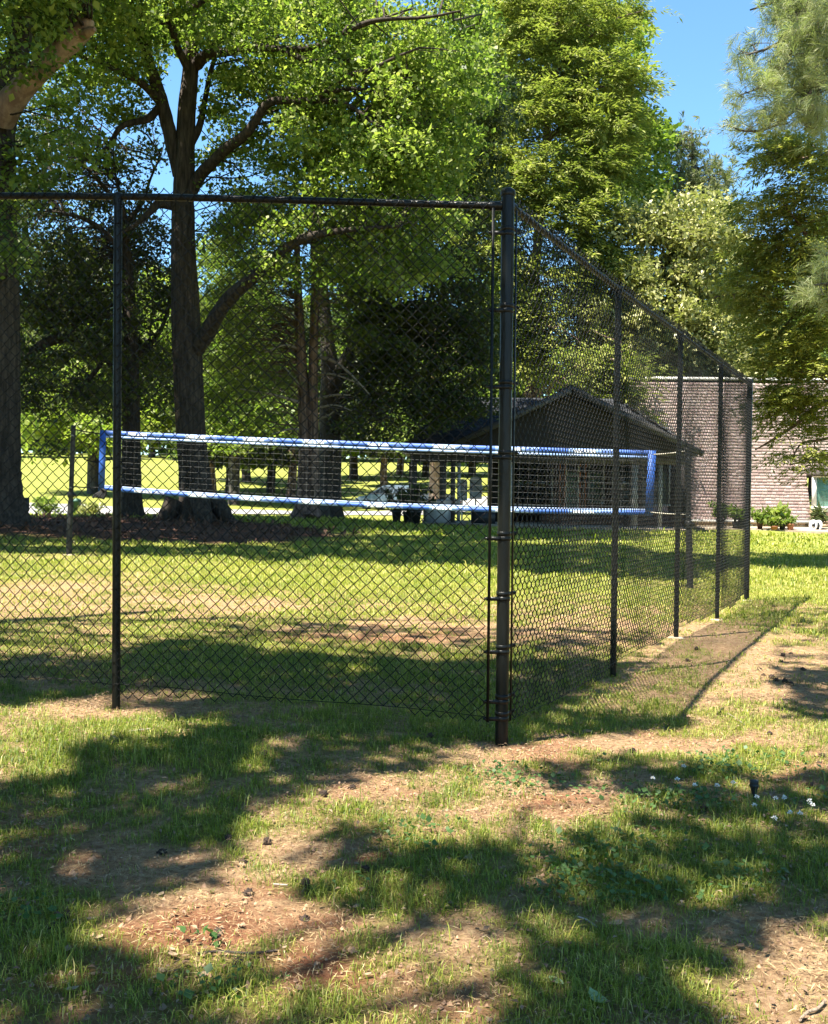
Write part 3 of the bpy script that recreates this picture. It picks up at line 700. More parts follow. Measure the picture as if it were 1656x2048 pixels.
def lettering(txt, a, b, sag, t0, t1, zoff, size, m, parent, shear=0., bold=.0):
    cu = bpy.data.curves.new('lettering', 'FONT'); cu.body = txt; cu.size = size; cu.shear = shear; cu.offset = bold; cu.fill_mode = 'FRONT'; cu.resolution_u = 3
    cu.align_x = 'CENTER'; cu.align_y = 'CENTER'; cu.materials.append(MAT[m])
    c = along(a, b, [(t0 + t1) / 2], sag)[0]; d = along(a, b, [t1], sag)[0] - along(a, b, [t0], sag)[0]; Lw = np.linalg.norm(d); d /= Lw
    zc_ = np.cross(d, [0, 0, 1]); zc_ /= np.linalg.norm(zc_); zc_ = zc_ if zc_[1] < 0 else -zc_; upv = np.cross(zc_, d)
    o = bpy.data.objects.new('lettering', cu); COL.objects.link(o); o.parent = parent
    bpy.context.view_layer.update(); me = bpy.data.meshes.new_from_object(o.evaluated_get(bpy.context.evaluated_depsgraph_get())); bpy.data.objects.remove(o); o = bpy.data.objects.new('lettering', me); COL.objects.link(o); o.parent = parent
    p = c + upv * zoff + tn * .0095 - ROOT[net.name]
    o.matrix_local = Matrix(((d[0], upv[0], zc_[0], p[0]), (d[1], upv[1], zc_[1], p[1]), (d[2], upv[2], zc_[2], p[2]), (0, 0, 0, 1)))
    return o
# top tape: blue blocks and logo blocks, dark ones coloured to stand in for shade, as it reads left to right in the photograph
def tpx(x): return (x - 206) / (1304 - 206)
topblocks = [(206, 258, 'b'), (258, 330, 'd'), (330, 384, 'b'), (384, 452, 'w'), (452, 506, 'b'), (506, 577, 'w'), (577, 629, 'b'), (629, 703, 'w'), (703, 756, 'b'), (756, 838, 'd'), (838, 890, 'b'), (890, 962, 'w'), (962, 1012, 'b'), (1012, 1095, 'w'), (1095, 1150, 'b'), (1150, 1240, 'w'), (1240, 1304, 'b')]
HT, HB = .135, .10
for x0, x1, k in topblocks:
    m = {'b': 'blue_tape', 'w': 'silver_tape', 'd': 'blue_tape'}[k]
    o = tape(NA_t, NB_t, SAGT, HT, 'top_tape', tpx(x0), tpx(x1), [m, 'silver_tape' if k != 'w' else 'white_tape'], [(-.5, -.2, 1), (-.2, .5, 0)])
    if k != 'b':
        a, b = tpx(x0), tpx(x1)
        lettering('PARK & SUN', NA_t, NB_t, SAGT, a, a + (b - a) * .66, .022, .066, 'print_white', o, bold=.0025)
        lettering('SPORTS', NA_t, NB_t, SAGT, a + (b - a) * .66, b, .022, .064, 'print_blue' if k == 'w' else 'silver_tape', o, shear=.3)
botblocks = [(203, 272, 'b'), (272, 340, 'd'), (340, 390, 'b'), (390, 454, 'w'), (454, 498, 'b'), (498, 574, 'w'), (574, 622, 'b'), (622, 702, 'w'), (702, 755, 'b'), (755, 832, 'w'), (832, 884, 'b'), (884, 960, 'w'), (960, 1005, 'b'), (1005, 1085, 'w'), (1085, 1150, 'b'), (1150, 1235, 'w'), (1235, 1298, 'b')]
for x0, x1, k in botblocks:
    a, b = (x0 - 203) / 1095, (x1 - 203) / 1095
    o = tape(NA_b, NB_b, SAGB, HB, 'bottom_tape', a, b, ['blue_tape' if k != 'w' else 'silver_tape', 'white_tape'], [(-.5, .25, 0), (.25, .5, 1)])  # dark logo block: its shade is put into the tape colour
    if k != 'b':
        lettering('PARK & SUN', NA_b, NB_b, SAGB, a, a + (b - a) * .66, -.014, .06, 'print_white', o, bold=.0025)
        lettering('SPORTS', NA_b, NB_b, SAGB, a + (b - a) * .66, b, -.014, .058, 'print_blue' if k == 'w' else 'print_white', o, shear=.3)
for a, b, w in ((NA_t, NA_b, .115), (NB_t, NB_b, .125)):
    mb = MB(); h = (a - b)
    mid = (a + b) / 2; L = np.linalg.norm(h) + .14
    mb.box(mid - tn * .0, (w, .022, L), axes=[tdir, tn, h / np.linalg.norm(h)]); mb.obj('side_tape', 'blue_tape', net)
mb = MB(); nv = 64
for k in range(1, 10):
    f = k / 10; t = np.linspace(0, 1, 40); q = along(NA_t, NB_t, t, SAGT) * (1 - f) + along(NA_b, NB_b, t, SAGB) * f
    q[:, 2] -= .008 * np.abs(np.sin(t * 48 * PI)); mb.tube(q, .0013, 3, cap=False)
for t in np.linspace(0, 1, nv)[1:-1]:
    a = along(NA_t, NB_t, [t], SAGT)[0]; b = along(NA_b, NB_b, [t], SAGB)[0]; mb.tube([a, (a + b) / 2, b], .0010, 3, cap=False)
mb.obj('netting', 'net_cord', net, kind='stuff')
for a, b, m in ((TL - np.array([0, 0, .05]), NA_t, 'black_strap'), (P(146, 973, 18.5), NA_b, 'black_strap'), (TR - np.array([0, 0, .03]), NB_t, 'rope'), (P(1378, 1029, 16.3), NB_b, 'rope')):
    MB().tube(along(np.array(a), np.array(b), np.linspace(0, 1, 6), .01), .012 if m == 'black_strap' else .009, 6).obj('guy_rope', m, net, smooth=True)
# knotted strap ends at the lower left corner
mb = MB()
for k in range(5):
    q = P(np.array([204, 200 + 3 * k, 190 + 4 * k, 186 + 5 * k]), np.array([978, 984, 990 + 2 * k, 996 - k]), np.full(4, 18.15 - .02 * k)); mb.tube(smoothpath(q, 4), .022, 6)
mb.obj('strap_knot', 'black_strap', net, smooth=True)
# ================================================================== HOUSE
house = thing('clubhouse', 'large house with steep pinkish shingled wall and dark gabled porch behind the court', 'house', P(1150, 1052, 40))
def zt_(py, Y, px=1100): return P(px, py, Y)[2]
def xt_(px, Y, py=950): return P(px, py, Y)[0]
def shingles(mb, O, U, V, Lu, Lv, rh, tw, thick, rng, cut=None):
    """rows of overlapping tabs on the plane O + u U + v V"""
    O, U, V = map(lambda a: np.array(a, float), (O, U, V)); N = np.cross(U, V); N = N if N[1] < 0 or (abs(N[1]) < 1e-6 and N[2] > 0) else -N
    for r in range(int(Lv / rh)):
        u = -rng.random() * tw; v0 = r * rh
        while u < Lu:
            w = tw * rng.uniform(.75, 1.25); a, b = max(u, 0), min(u + w - .012, Lu); u += w
            if b - a < .03: continue
            if cut is not None and not cut((a + b) / 2, v0): continue
            t = thick * rng.uniform(.7, 1.4); e = rng.uniform(-.012, .012)
            q = [O + U * a + V * (v0 + e) + N * t, O + U * b + V * (v0 + e) + N * t, O + U * b + V * (v0 + rh * 1.02) + N * .006, O + U * a + V * (v0 + rh * 1.02) + N * .006,
                 O + U * a + V * (v0 + e), O + U * b + V * (v0 + e)]
            mb.add(q, [[0, 1, 2, 3], [4, 5, 1, 0]], 0, np.clip(rng.normal(.5, .25), 0, 1))
            mb.add([q[0], q[3], q[4]], [[0, 1, 2]], 0, .3); mb.add([q[1], q[5], q[2]], [[0, 1, 2]], 0, .3)
HR = np.random.default_rng(5)
DW = 42.0
xw0, xw1 = xt_(1235, DW), xt_(1624, DW); zb_, ztp = zt_(1040, DW, 1500), zt_(760, DW + 1.9, 1400)
slope = .10                                     # the wall leans back a little
TL_ = math.tan(math.radians(18)); hh_ = ztp - zb_
MB().prism([(0, zb_), (hh_ * TL_, ztp), (6, ztp), (6, zb_)], (0, 1, 0), (0, 0, 1), (1, 0, 0), (xw0, DW + .02, 0), xw1 - xw0).obj('wall', 'wall_dark', house)
mb = MB(); shingles(mb, (xw0, DW - .0, zb_), (1, 0, 0), (0, math.sin(math.radians(18)), math.cos(math.radians(18))), xw1 - xw0, hh_ / math.cos(math.radians(18)), .139, .22, .022, HR)
o = mb.obj('wall_shingles', 'shingle_wall', house, kind='stuff')
xw2 = xw1 + 7; zs_ = zt_(944, DW, 1640)
ys_ = DW + (zs_ - zb_) * TL_
MB().prism([(0, zs_), ((ztp - zs_) * TL_, ztp), (5, ztp), (5, zs_)], (0, 1, 0), (0, 0, 1), (1, 0, 0), (xw1 + .004, ys_ + .02, 0), xw2 - xw1).obj('upper_wall', 'wall_dark', house)
mb = MB(); shingles(mb, (xw1 + .02, ys_, zs_), (1, 0, 0), (0, math.sin(math.radians(18)), math.cos(math.radians(18))), xw2 - xw1, (ztp - zs_) / math.cos(math.radians(18)), .139, .22, .022, HR); mb.obj('wall_shingles', 'shingle_wall', house, kind='stuff')
MB().box(((xw1 + xw2) / 2, DW + .25, zs_ - .09), (xw2 - xw1, 1.1, .17)).obj('soffit', 'trim_dark', house)
MB().box(((xw0 + xw2) / 2, DW + .02 + hh_ * TL_, ztp + .06), (xw2 - xw0 + .3, .16, .14)).obj('roof_edge', 'trim_cream', house)
MB().box(((xw0 + xw2) / 2, DW + hh_ * TL_ + 3.4, ztp + .10), (xw2 - xw0 + .3, 6.5, .05)).obj('roof', 'roof_dark', house)
# ledge and stone base below the shingles
MB().box(((xw0 + xw1) / 2, DW - .12, zb_ - .05), (xw1 - xw0, .45, .10)).obj('ledge', 'trim_cream', house)
def masonry(mb, x0, x1, z0, z1, y, bl, bh, dep, rng, irr=0.):
    r = 0; z = z0
    while z < z1 - .02:
        h = min(bh * rng.uniform(1 - irr, 1 + irr), z1 - z); x = x0 - bl * .5 * (r % 2)
        while x < x1:
            l = bl * rng.uniform(1 - irr, 1 + irr); a, b = max(x, x0), min(x + l, x1); x += l
            if b - a > .04: mb.box(((a + b) / 2, y + dep / 2 + rng.uniform(-.006, .006), z + h / 2), (b - a - .014, dep, h - .012), tone=np.clip(rng.normal(.5, .25), 0, 1))
        z += h; r += 1
gzr = ground(xt_(1500, 41.5), 41.5)
mb = MB(); masonry(mb, xt_(1375, 41.7), xw1 - .35, gzr - .1, zb_ - .1, 41.75, .36, .15, .2, HR, .35); mb.obj('stone_base', 'stone_tone', house, kind='stuff')
MB().box(((xw0 + xw2) / 2, DW + .3, (gzr + zb_) / 2 - .15), (xw2 - xw0, .3, zb_ - gzr + .2)).obj('foundation', 'stone', house)
mb = MB(); masonry(mb, xw1 + .0, xw2, gzr - .1, zt_(1021, DW, 1640), DW - .02, .36, .15, .2, HR, .35); mb.obj('stone_base', 'stone_tone', house, kind='stuff')
def window(x0, x1, y0, y1, Y, frame, glass, behind=None, bw=.07, shelf=0.):
    X0, X1 = xt_(x0, Y), xt_(x1, Y); pxm = (x0 + x1) / 2; Z1, Z0 = zt_(y0, Y, pxm), zt_(y1, Y, pxm)
    mb = MB()
    mb.box(((X0 + X1) / 2, Y, Z1 - bw / 2), (X1 - X0, .12, bw)); mb.box(((X0 + X1) / 2, Y - .01, Z0 + bw / 2), (X1 - X0 + .04, .16, bw))
    for X in (X0 + bw / 2, X1 - bw / 2): mb.box((X, Y + .002, (Z0 + Z1) / 2), (bw, .11, Z1 - Z0 - 2 * bw))
    f = mb.obj('window', frame, house)
    MB().box(((X0 + X1) / 2, Y + .015, (Z0 + Z1) / 2), (X1 - X0 - 2 * bw + .01, .012, Z1 - Z0 - 2 * bw + .01)).obj('pane', glass, f)
    if behind:
        n = 24; xs_ = np.linspace(X0 + bw, X1 - bw, n); yy = Y + .10 + .02 * np.sin(np.arange(n) * 1.9); mb = MB()
        V = np.vstack([np.c_[xs_, yy, np.full(n, Z0 + bw)], np.c_[xs_, yy, np.full(n, Z1 - bw)]]); k = np.arange(n - 1)
        mb.add(V, np.c_[k, k + 1, k + n + 1, k + n]); mb.obj('curtain', behind, f)
    return f
window(1625, 1720, 947, 1021, DW + .0, 'trim_cream', 'glass_teal', 'blind_white', .17)
# chimney
mb = MB(); masonry(mb, xt_(1208, 43), xt_(1243, 43), zt_(830, 43), zt_(722, 43), 43, .23, .075, .6, HR); ch_ = mb.obj('chimney', 'brick_tone', house)
house_c = None
xc_ = (xt_(1208, 43) + xt_(1243, 43)) / 2
MB().box((xc_, 43.35, zt_(718, 43)), (.9, .85, .12)).obj('chimney_cap', 'stone', house)
MB().box((xc_, 43.33, zt_(790, 43)), (.70, .5, 3.0)).obj('chimney_core', 'trim_dark', house)
# --- porch
DP, DB = 36.3, 40.0
ze = zt_(899, DP); xl, xr = xt_(812, DP), xt_(1384, DP); xg0, xg1 = xt_(886, DP), xt_(1384, DP); xm = (xg0 + xg1) / 2; zpk = zt_(776, DP)
def slab(quad, th, name, m):
    q = np.array(quad, float); n = np.cross(q[1] - q[0], q[3] - q[0]); n /= np.linalg.norm(n); n = n if n[2] > 0 else -n
    V = np.vstack([q, q - n * th]); MB().add(V, [[0, 1, 2, 3], [7, 6, 5, 4], [0, 4, 5, 1], [1, 5, 6, 2], [2, 6, 7, 3], [3, 7, 4, 0]]).obj(name, m, house)
    return q, n
def roofplane(quad, name='roof_plane'):
    q, n = slab(quad, .14, name, 'roof_dark')
    U = q[1] - q[0]; Lu = np.linalg.norm(U); U /= Lu; V = q[3] - q[0]; V = V - U * (V @ U); Lv = np.linalg.norm(V); V /= Lv
    a0 = (q[3] - q[0]) @ U; a1 = (q[2] - q[0]) @ U
    mb = MB(); O = q[0] + n * .004
    def cut(u, v): t = v / Lv; return a0 * t - .05 <= u <= Lu + (a1 - Lu) * t + .05
    # normals of the tabs must face outwards
    for r in range(int(Lv / .16)):
        u = -HR.random() * .3
        while u < Lu:
            w = .3 * HR.uniform(.8, 1.2); a, b = u, u + w - .012; u += w
            if not cut((a + b) / 2, r * .16): continue
            p = [O + U * a + V * r * .16 + n * .022, O + U * b + V * r * .16 + n * .022, O + U * b + V * (r + 1.02) * .16 + n * .005, O + U * a + V * (r + 1.02) * .16 + n * .005, O + U * a + V * r * .16, O + U * b + V * r * .16]
            mb.add(p, [[0, 1, 2, 3], [4, 5, 1, 0]], 0, np.clip(HR.normal(.5, .25), 0, 1))
    mb.obj('roof_shingles', 'shingle_roof', house, kind='stuff')
yr = 39.6; zr_ = zpk - .05
roofplane([(xl - .1, DP - .2, ze), (xr + .1, DP - .15, ze), (xr - 2.2, yr, zr_), (xl + 1.9, yr, zr_)])           # front slope of the wing
roofplane([(xl - .1, 43, ze), (xl - .1, DP - .2, ze), (xl + 1.9, yr, zr_), (xl + 1.9, yr + .02, zr_)])           # left hip
roofplane([(xr + .1, DP - .2, ze), (xr + .1, 43, ze), (xr - 2.2, yr + .02, zr_), (xr - 2.2, yr, zr_)])           # right hip
roofplane([(xr, 43, ze), (xl, 43, ze), (xl + 1.9, yr, zr_), (xr - 2.2, yr, zr_)])
roofplane([(xg0 - .1, DP - .75, ze - .02), (xm, DP - .75, zpk), (xm, yr + .5, zpk), (xg0 - .1, yr + .5, ze - .02)][0:1] + [(xm, DP - .75, zpk), (xm, yr, zpk), (xg0 - .1, yr, ze - .02)])
roofplane([(xm, DP - .75, zpk), (xg1 + .15, DP - .75, ze - .02), (xg1 + .15, yr, ze - .02), (xm, yr, zpk)])
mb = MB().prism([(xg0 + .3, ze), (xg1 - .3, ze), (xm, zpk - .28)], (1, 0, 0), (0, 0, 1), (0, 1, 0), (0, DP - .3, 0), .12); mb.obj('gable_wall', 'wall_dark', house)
for a, b in (((xg0 - .12, ze - .12), (xm, zpk - .10)), ((xm, zpk - .10), (xg1 + .17, ze - .12))):
    d = np.array([b[0] - a[0], 0, b[1] - a[1]]); L = np.linalg.norm(d); d /= L
    MB().box(((a[0] + b[0]) / 2, DP - .79, (a[1] + b[1]) / 2 - .02), (L, .06, .2), axes=[d, [0, 1, 0], np.cross(d, [0, 1, 0])]).obj('rake_board', 'fascia', house)
MB().box(((xl + xr) / 2, DP - .25, ze - .10), (xr - xl + .2, .08, .2)).obj('fascia_board', 'fascia', house)
MB().box(((xl + xr) / 2, DP + .05, ze - .36), (xr - xl - .3, .16, .28)).obj('beam', 'trim_dark', house)
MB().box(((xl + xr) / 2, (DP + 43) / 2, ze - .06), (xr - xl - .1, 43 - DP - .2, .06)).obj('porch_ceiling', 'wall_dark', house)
gp = ground(xt_(1100, 38), 38)
for px_, w_, m in ((826, .30, 'trim_dark'), (886, .24, 'trim_dark'), (906, .17, 'trim_dark'), (918, .12, 'trim_gray'), (1020, .15, 'trim_gray'), (1270, .20, 'trim_gray'), (1321, .13, 'trim_gray'), (1356, .2, 'trim_dark')):
    x_ = xt_(px_, DP + .1); z0 = ground(x_, DP + .1)
    MB().box((x_, DP + .12, (z0 + ze - .5) / 2), (w_, w_, ze - .5 - z0)).box((x_, DP + .12, z0 + .06), (w_ * 1.4, w_ * 1.4, .18)).obj('porch_column', m, house)
xb0, xb1 = xt_(985, DB), xt_(1382, DB)
for x0, x1 in ((985, 1024), (1106, 1118), (1172, 1176), (1209, 1216), (1262, 1284), (1340, 1382)):
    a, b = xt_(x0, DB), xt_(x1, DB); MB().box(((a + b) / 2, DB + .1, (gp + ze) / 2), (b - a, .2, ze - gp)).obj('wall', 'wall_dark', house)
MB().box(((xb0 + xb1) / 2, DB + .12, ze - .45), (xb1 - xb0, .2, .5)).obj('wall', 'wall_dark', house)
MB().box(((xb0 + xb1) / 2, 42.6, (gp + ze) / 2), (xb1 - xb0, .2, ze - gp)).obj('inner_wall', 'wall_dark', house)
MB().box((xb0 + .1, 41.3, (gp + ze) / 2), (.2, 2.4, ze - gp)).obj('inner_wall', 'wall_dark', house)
for x0, x1, y0, y1, fr, cu in ((1024, 1106, 922, 1012, 'trim_gray', None), (1118, 1131, 922, 1030, 'curtain_rust', 'curtain_rust'), (1131, 1158, 922, 1030, 'trim_cream', 'curtain_sage'), (1158, 1172, 922, 1030, 'curtain_rust', 'curtain_rust'),
                               (1176, 1209, 924, 1008, 'trim_gray', 'curtain_gray'), (1216, 1262, 922, 1012, 'trim_dark', None), (1284, 1318, 922, 1012, 'trim_gray', None), (1318, 1340, 922, 1012, 'trim_gray', 'curtain_gray')):
    window(x0, x1, y0, y1, DB - .02, fr, 'glass', cu, .06)
mb = MB(); masonry(mb, xt_(1084, 38.6), xt_(1380, 38.6), gp - .1, zt_(1024, 38.6), 38.6, .22, .075, .14, HR); mb.obj('brick_skirt', 'brick_tone', house, kind='stuff')
MB().box(((xt_(1084, 38.6) + xt_(1380, 38.6)) / 2, 38.67, zt_(1023, 38.6)), (xt_(1380, 38.6) - xt_(1084, 38.6), .22, .05)).obj('sill', 'trim_dark', house)
# porch slab and walk (parts of the setting)
def pad(name, pts, m, h=.07):
    pts = np.array(pts, float); z = np.array([ground(p[0], p[1]) for p in pts]); n = len(pts)
    V = np.vstack([np.c_[pts, z + h], np.c_[pts, z - .25]]); i = np.arange(n); jj = (i + 1) % n; mb = MB()
    mb.add(V, np.stack([i, jj, jj + n, i + n], -1)); mb.add(np.vstack([V[:n], V[:n].mean(0)]), np.stack([jj, i, np.full(n, n)], -1)[:, ::-1])
    return mb.obj(name, m, kind='structure')
pad('patio', [(xt_(845, 35.6), 35.6), (xt_(1384, 35.8), 35.8), (xt_(1384, 40), 40), (xt_(1384, 41.7), 41.7), (xt_(845, 41), 41)], 'concrete', .09)
pad('path', [(xt_(1395, 39.2), 39.2), (xt_(1560, 39.0), 39.0), (xt_(1700, 37.6), 37.6), (xt_(1900, 37.2), 37.2), (xt_(1900, 41.6), 41.6), (xt_(1395, 41.6), 41.6)], 'concrete', .06)

# ------------------------------------------------------------------ things about the porch and wall
def gpt(px, Y): x = xt_(px, Y, 1040); return np.array([x, Y, float(ground(x, Y))])
PADZ = np.array([0, 0, .085])
for px_, w_, y0, y1, lb in ((925, 20, 958, 1001, 'grey upright utility box with rounded top, left of its pair under the porch'), (952, 24, 953, 998, 'wider grey utility box with dark gauge, right of its pair under the porch')):
    Y = 38.0; c = np.array([xt_(px_, Y), Y, zt_(y1, Y, px_)]); t = thing('utility_box', lb, 'utility box', c, 'utility boxes under the porch')
    w = w_ * Y / FPX; h = (y1 - y0) * Y / FPX
    MB().prism([(-w / 2, 0), (w / 2, 0), (w / 2, h * .88), (w * .36, h * .97), (0, h), (-w * .36, h * .97), (-w / 2, h * .88)], (1, 0, 0), (0, 0, 1), (0, 1, 0), c, .22).obj('casing', 'gray_plastic', t)
    MB().box(c + np.array([0, -.012, h * .55]), (w * .7, .02, h * .4)).obj('door', 'trim_gray', t)
    MB().tube([c + np.array([0, .1, 0]), c + np.array([0, .1, -(c[2] - ground(c[0], Y))])], .03, 8).obj('conduit', 'galvanised', t)
b = gpt(874, 36.4) + PADZ; t = thing('metal_tub', 'round light grey ribbed metal tub at the edge of the porch slab', 'tub', b)
R_ = 29 * 36.4 / FPX; th = np.linspace(0, 2 * PI, 64, endpoint=False); prof = [(0, .86), (.05, .93), (.4, .96), (.78, .99), (.82, 1.02)]
mb = MB(); n = 64; rr = R_ * (1 + .012 * (np.arange(n) % 2))
V = np.vstack([np.c_[b[0] + rr * s * np.cos(th), b[1] + rr * s * np.sin(th), np.full(n, b[2] + z)] for z, s in prof]); i = np.arange(4)[:, None] * n; j = np.arange(n)[None]
mb.add(V, np.stack([i + j, i + (j + 1) % n, i + n + (j + 1) % n, i + n + j], -1).reshape(-1, 4)); mb.obj('body', 'galvanised', t)
MB().lathe(b, [(R_ * 1.02, .80), (R_ * 1.06, .82), (R_ * 1.02, .845), (R_ * .9, .80), (0, .78)], 40).obj('lid', 'galvanised', t, smooth=True)
b = gpt(966, 36.6) + PADZ; t = thing('storage_box', 'low dark storage box on the porch slab right of the metal tub', 'box', b)
MB().box(b + [0, 0, .27], (.86, .5, .54)).obj('body', 'dark_plastic', t); MB().box(b + [0, -.01, .565], (.92, .56, .06)).obj('lid', 'dark_plastic', t)
def pot_plant(px, Y, potw, poth, potm, spread, ph, nleaf, lm, L, W, label, cat='potted plant', group=None, square=False, base=None, up=.6, tone=.5):
    b = gpt(px, Y) + np.array([0, 0, .06]) if base is None else base
    t = thing('potted_plant', label, cat, b, group); r = potw / 2
    if square: MB().box(b + [0, 0, poth / 2], (potw, potw, poth)).box(b + [0, 0, poth - .03], (potw * 1.08, potw * 1.08, .05)).obj('pot', potm, t)
    else: MB().lathe(b, [(0, .0), (r * .72, 0), (r * .95, poth * .82), (r * 1.08, poth * .83), (r * 1.08, poth), (r * .92, poth), (r * .85, poth * .9), (0, poth * .9)], 18).obj('pot', potm, t, smooth=True)
    rng = np.random.default_rng(int(px)); mb = MB(); mt = MB(); k = 16
    tips = b + np.array([0, 0, poth]) + np.c_[rng.normal(0, spread * .62, k), rng.normal(0, spread * .5, k), rng.uniform(.25, 1.15, k) * ph]
    for q in tips: mt.tube(smoothpath([b + [0, 0, poth * .85], (b + [0, 0, poth] + q) / 2 + rng.normal(0, .03, 3), q], 3), .008, 4, cap=False)
    clump_leaves(mb, tips, spread * .36, nleaf // k, L, W, rng=rng, tone_c=tone, up=up); clump_leaves(mb, (tips + b + [0, 0, poth]) / 2, spread * .4, nleaf // k // 2, L, W, rng=rng, tone_c=tone - .15)
    mt.obj('stems', 'oak_bark', t); mb.obj('foliage', lm, t)
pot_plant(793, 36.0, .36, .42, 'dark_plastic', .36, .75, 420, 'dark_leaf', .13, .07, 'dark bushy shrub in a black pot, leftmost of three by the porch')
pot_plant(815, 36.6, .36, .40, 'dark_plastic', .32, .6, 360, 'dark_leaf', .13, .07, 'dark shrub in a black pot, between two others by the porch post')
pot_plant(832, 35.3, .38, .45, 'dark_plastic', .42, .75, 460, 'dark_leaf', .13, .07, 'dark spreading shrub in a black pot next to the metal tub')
pot_plant(1441, 39.6, .34, .34, 'pot_brown', .34, .55, 300, 'oak_leaf', .16, .07, 'green potted plant seen through the fence, left of the planter box')
pot_plant(1480, 39.4, .46, .26, 'dark_plastic', .38, .55, 340, 'oak_leaf', .16, .08, 'green plant in a low dark square planter seen behind the end post', square=True)
pot_plant(1520, 39.3, .24, .28, 'pot_brown', .36, .5, 300, 'oak_leaf', .18, .08, 'leafy plant in a dark brown pot just right of the end post')
pot_plant(1551, 39.9, .26, .42, 'pot_brown', .5, .45, 360, 'bright_leaf', .2, .09, 'widest yellow green plant in a pot in front of the shingled wall', tone=.7)
pot_plant(1549, 39.0, .30, .14, 'terracotta', .22, .28, 240, 'bright_leaf', .12, .06, 'small bright green plant in a low red dish below the wide plant', tone=.7)
pot_plant(1565, 39.1, .25, .24, 'dark_plastic', .16, .12, 110, 'dark_leaf', .1, .04, 'small round dark pot left of the terracotta pot')
pot_plant(1581, 39.0, .27, .27, 'terracotta', .22, .22, 180, 'oak_leaf', .12, .05, 'short plant in an orange terracotta pot by the stone base')
pot_plant(1637, 40.2, .28, .22, 'pot_green', .30, .62, 300, 'dark_leaf', .28, .05, 'dark spiky plant under the teal window', up=.1)
b = gpt(1628, 39.6) + np.array([0, 0, .06]); t = thing('hose_reel', 'white upright disc of a hose reel beside the walk under the window', 'hose reel', b)
mb = MB(); th = np.linspace(0, 2 * PI, 24, endpoint=False)
for x_ in (-.05, .16):
    rr = .2 if x_ < 0 else .19
    A = np.c_[np.full(24, b[0] + x_ - .02), b[1] + rr * .9 * np.cos(th) - .0, b[2] + .2 + rr * np.sin(th)]
    ax_ = np.array([.82, -.57, 0]); A = np.c_[b[0] + x_ + rr * np.cos(th) * .45, b[1] - rr * np.cos(th) * .75, b[2] + .22 + rr * 1.05 * np.sin(th)]
    Bk = A + np.array([.05, .025, 0]); jj = (np.arange(24) + 1) % 24; i = np.arange(24)
    mb.add(np.vstack([A, Bk]), np.stack([i, jj, jj + 24, i + 24], -1)); mb.add(np.vstack([A, A.mean(0)]), np.stack([jj, i, np.full(24, 24)], -1)); mb.add(np.vstack([Bk, Bk.mean(0)]), np.stack([i, jj, np.full(24, 24)], -1))
mb.obj('disc', 'white_paint', t)
MB().box(b + [-.055, -.02, .22], (.06, .08, .09)).obj('hub', 'dark_plastic', t); MB().tube([b + [-.03, .0, .22], b + [.18, .02, .22]], .12, 14).obj('hose', 'dark_plastic', t, smooth=True)
MB().box(b + [.30, .1, .05], (.36, .3, .10)).obj('base', 'dark_plastic', t)
# far left by the road
b = gpt(153, 44); t = thing('waste_bin', 'small dark green bin standing on the grass by the road', 'bin', b)
MB().lathe(b, [(0, 0), (.15, 0), (.19, .55), (.20, .56), (.20, .60)], 14).obj('body', 'green_box', t, smooth=True); MB().lathe(b, [(.21, .60), (.21, .64), (.12, .72), (0, .73)], 14).obj('lid', 'green_box', t, smooth=True)
b = gpt(50, 24.6); b[2] = P(50, 1022, 24.6)[2]; t = thing('utility_box', 'small dark box on a stake at the foot of the leftmost tree', 'utility box', b)
zg_ = ground(b[0], b[1]); MB().box((b[0], b[1], b[2] + .16), (.16, .14, .34)).obj('casing', 'dark_plastic', t); MB().tube([(b[0], b[1], zg_ - .1), (b[0], b[1], b[2])], .03, 6).obj('stake', 'dark_plastic', t)
def shrub(px, Y, r, h, lm, label, n=700, L=.14, group=None, tone=.5):
    b = gpt(px, Y); t = thing('shrub', label, 'shrub', b, group); rng = np.random.default_rng(int(px) + 3); mb = MB()
    C = b + np.c_[rng.uniform(-r, r, 22), rng.uniform(-r, r, 22), rng.uniform(.25, .9, 22) * h]; clump_leaves(mb, C, r * .45, n // 22, L, L * .55, rng=rng, tone_c=tone); mb.obj('foliage', lm, t)
    mt = MB(); twigs(mt, b[None] + np.array([[0, 0, .05]]), C, .012, rng); mt.obj('stems', 'oak_bark', t)
shrub(91, 43.5, .5, .85, 'oak_leaf', 'small round shrub by the road, left of the green bin')
shrub(181, 43.2, .45, .6, 'magnolia_leaf', 'low brownish shrub by the road, right of the green bin')

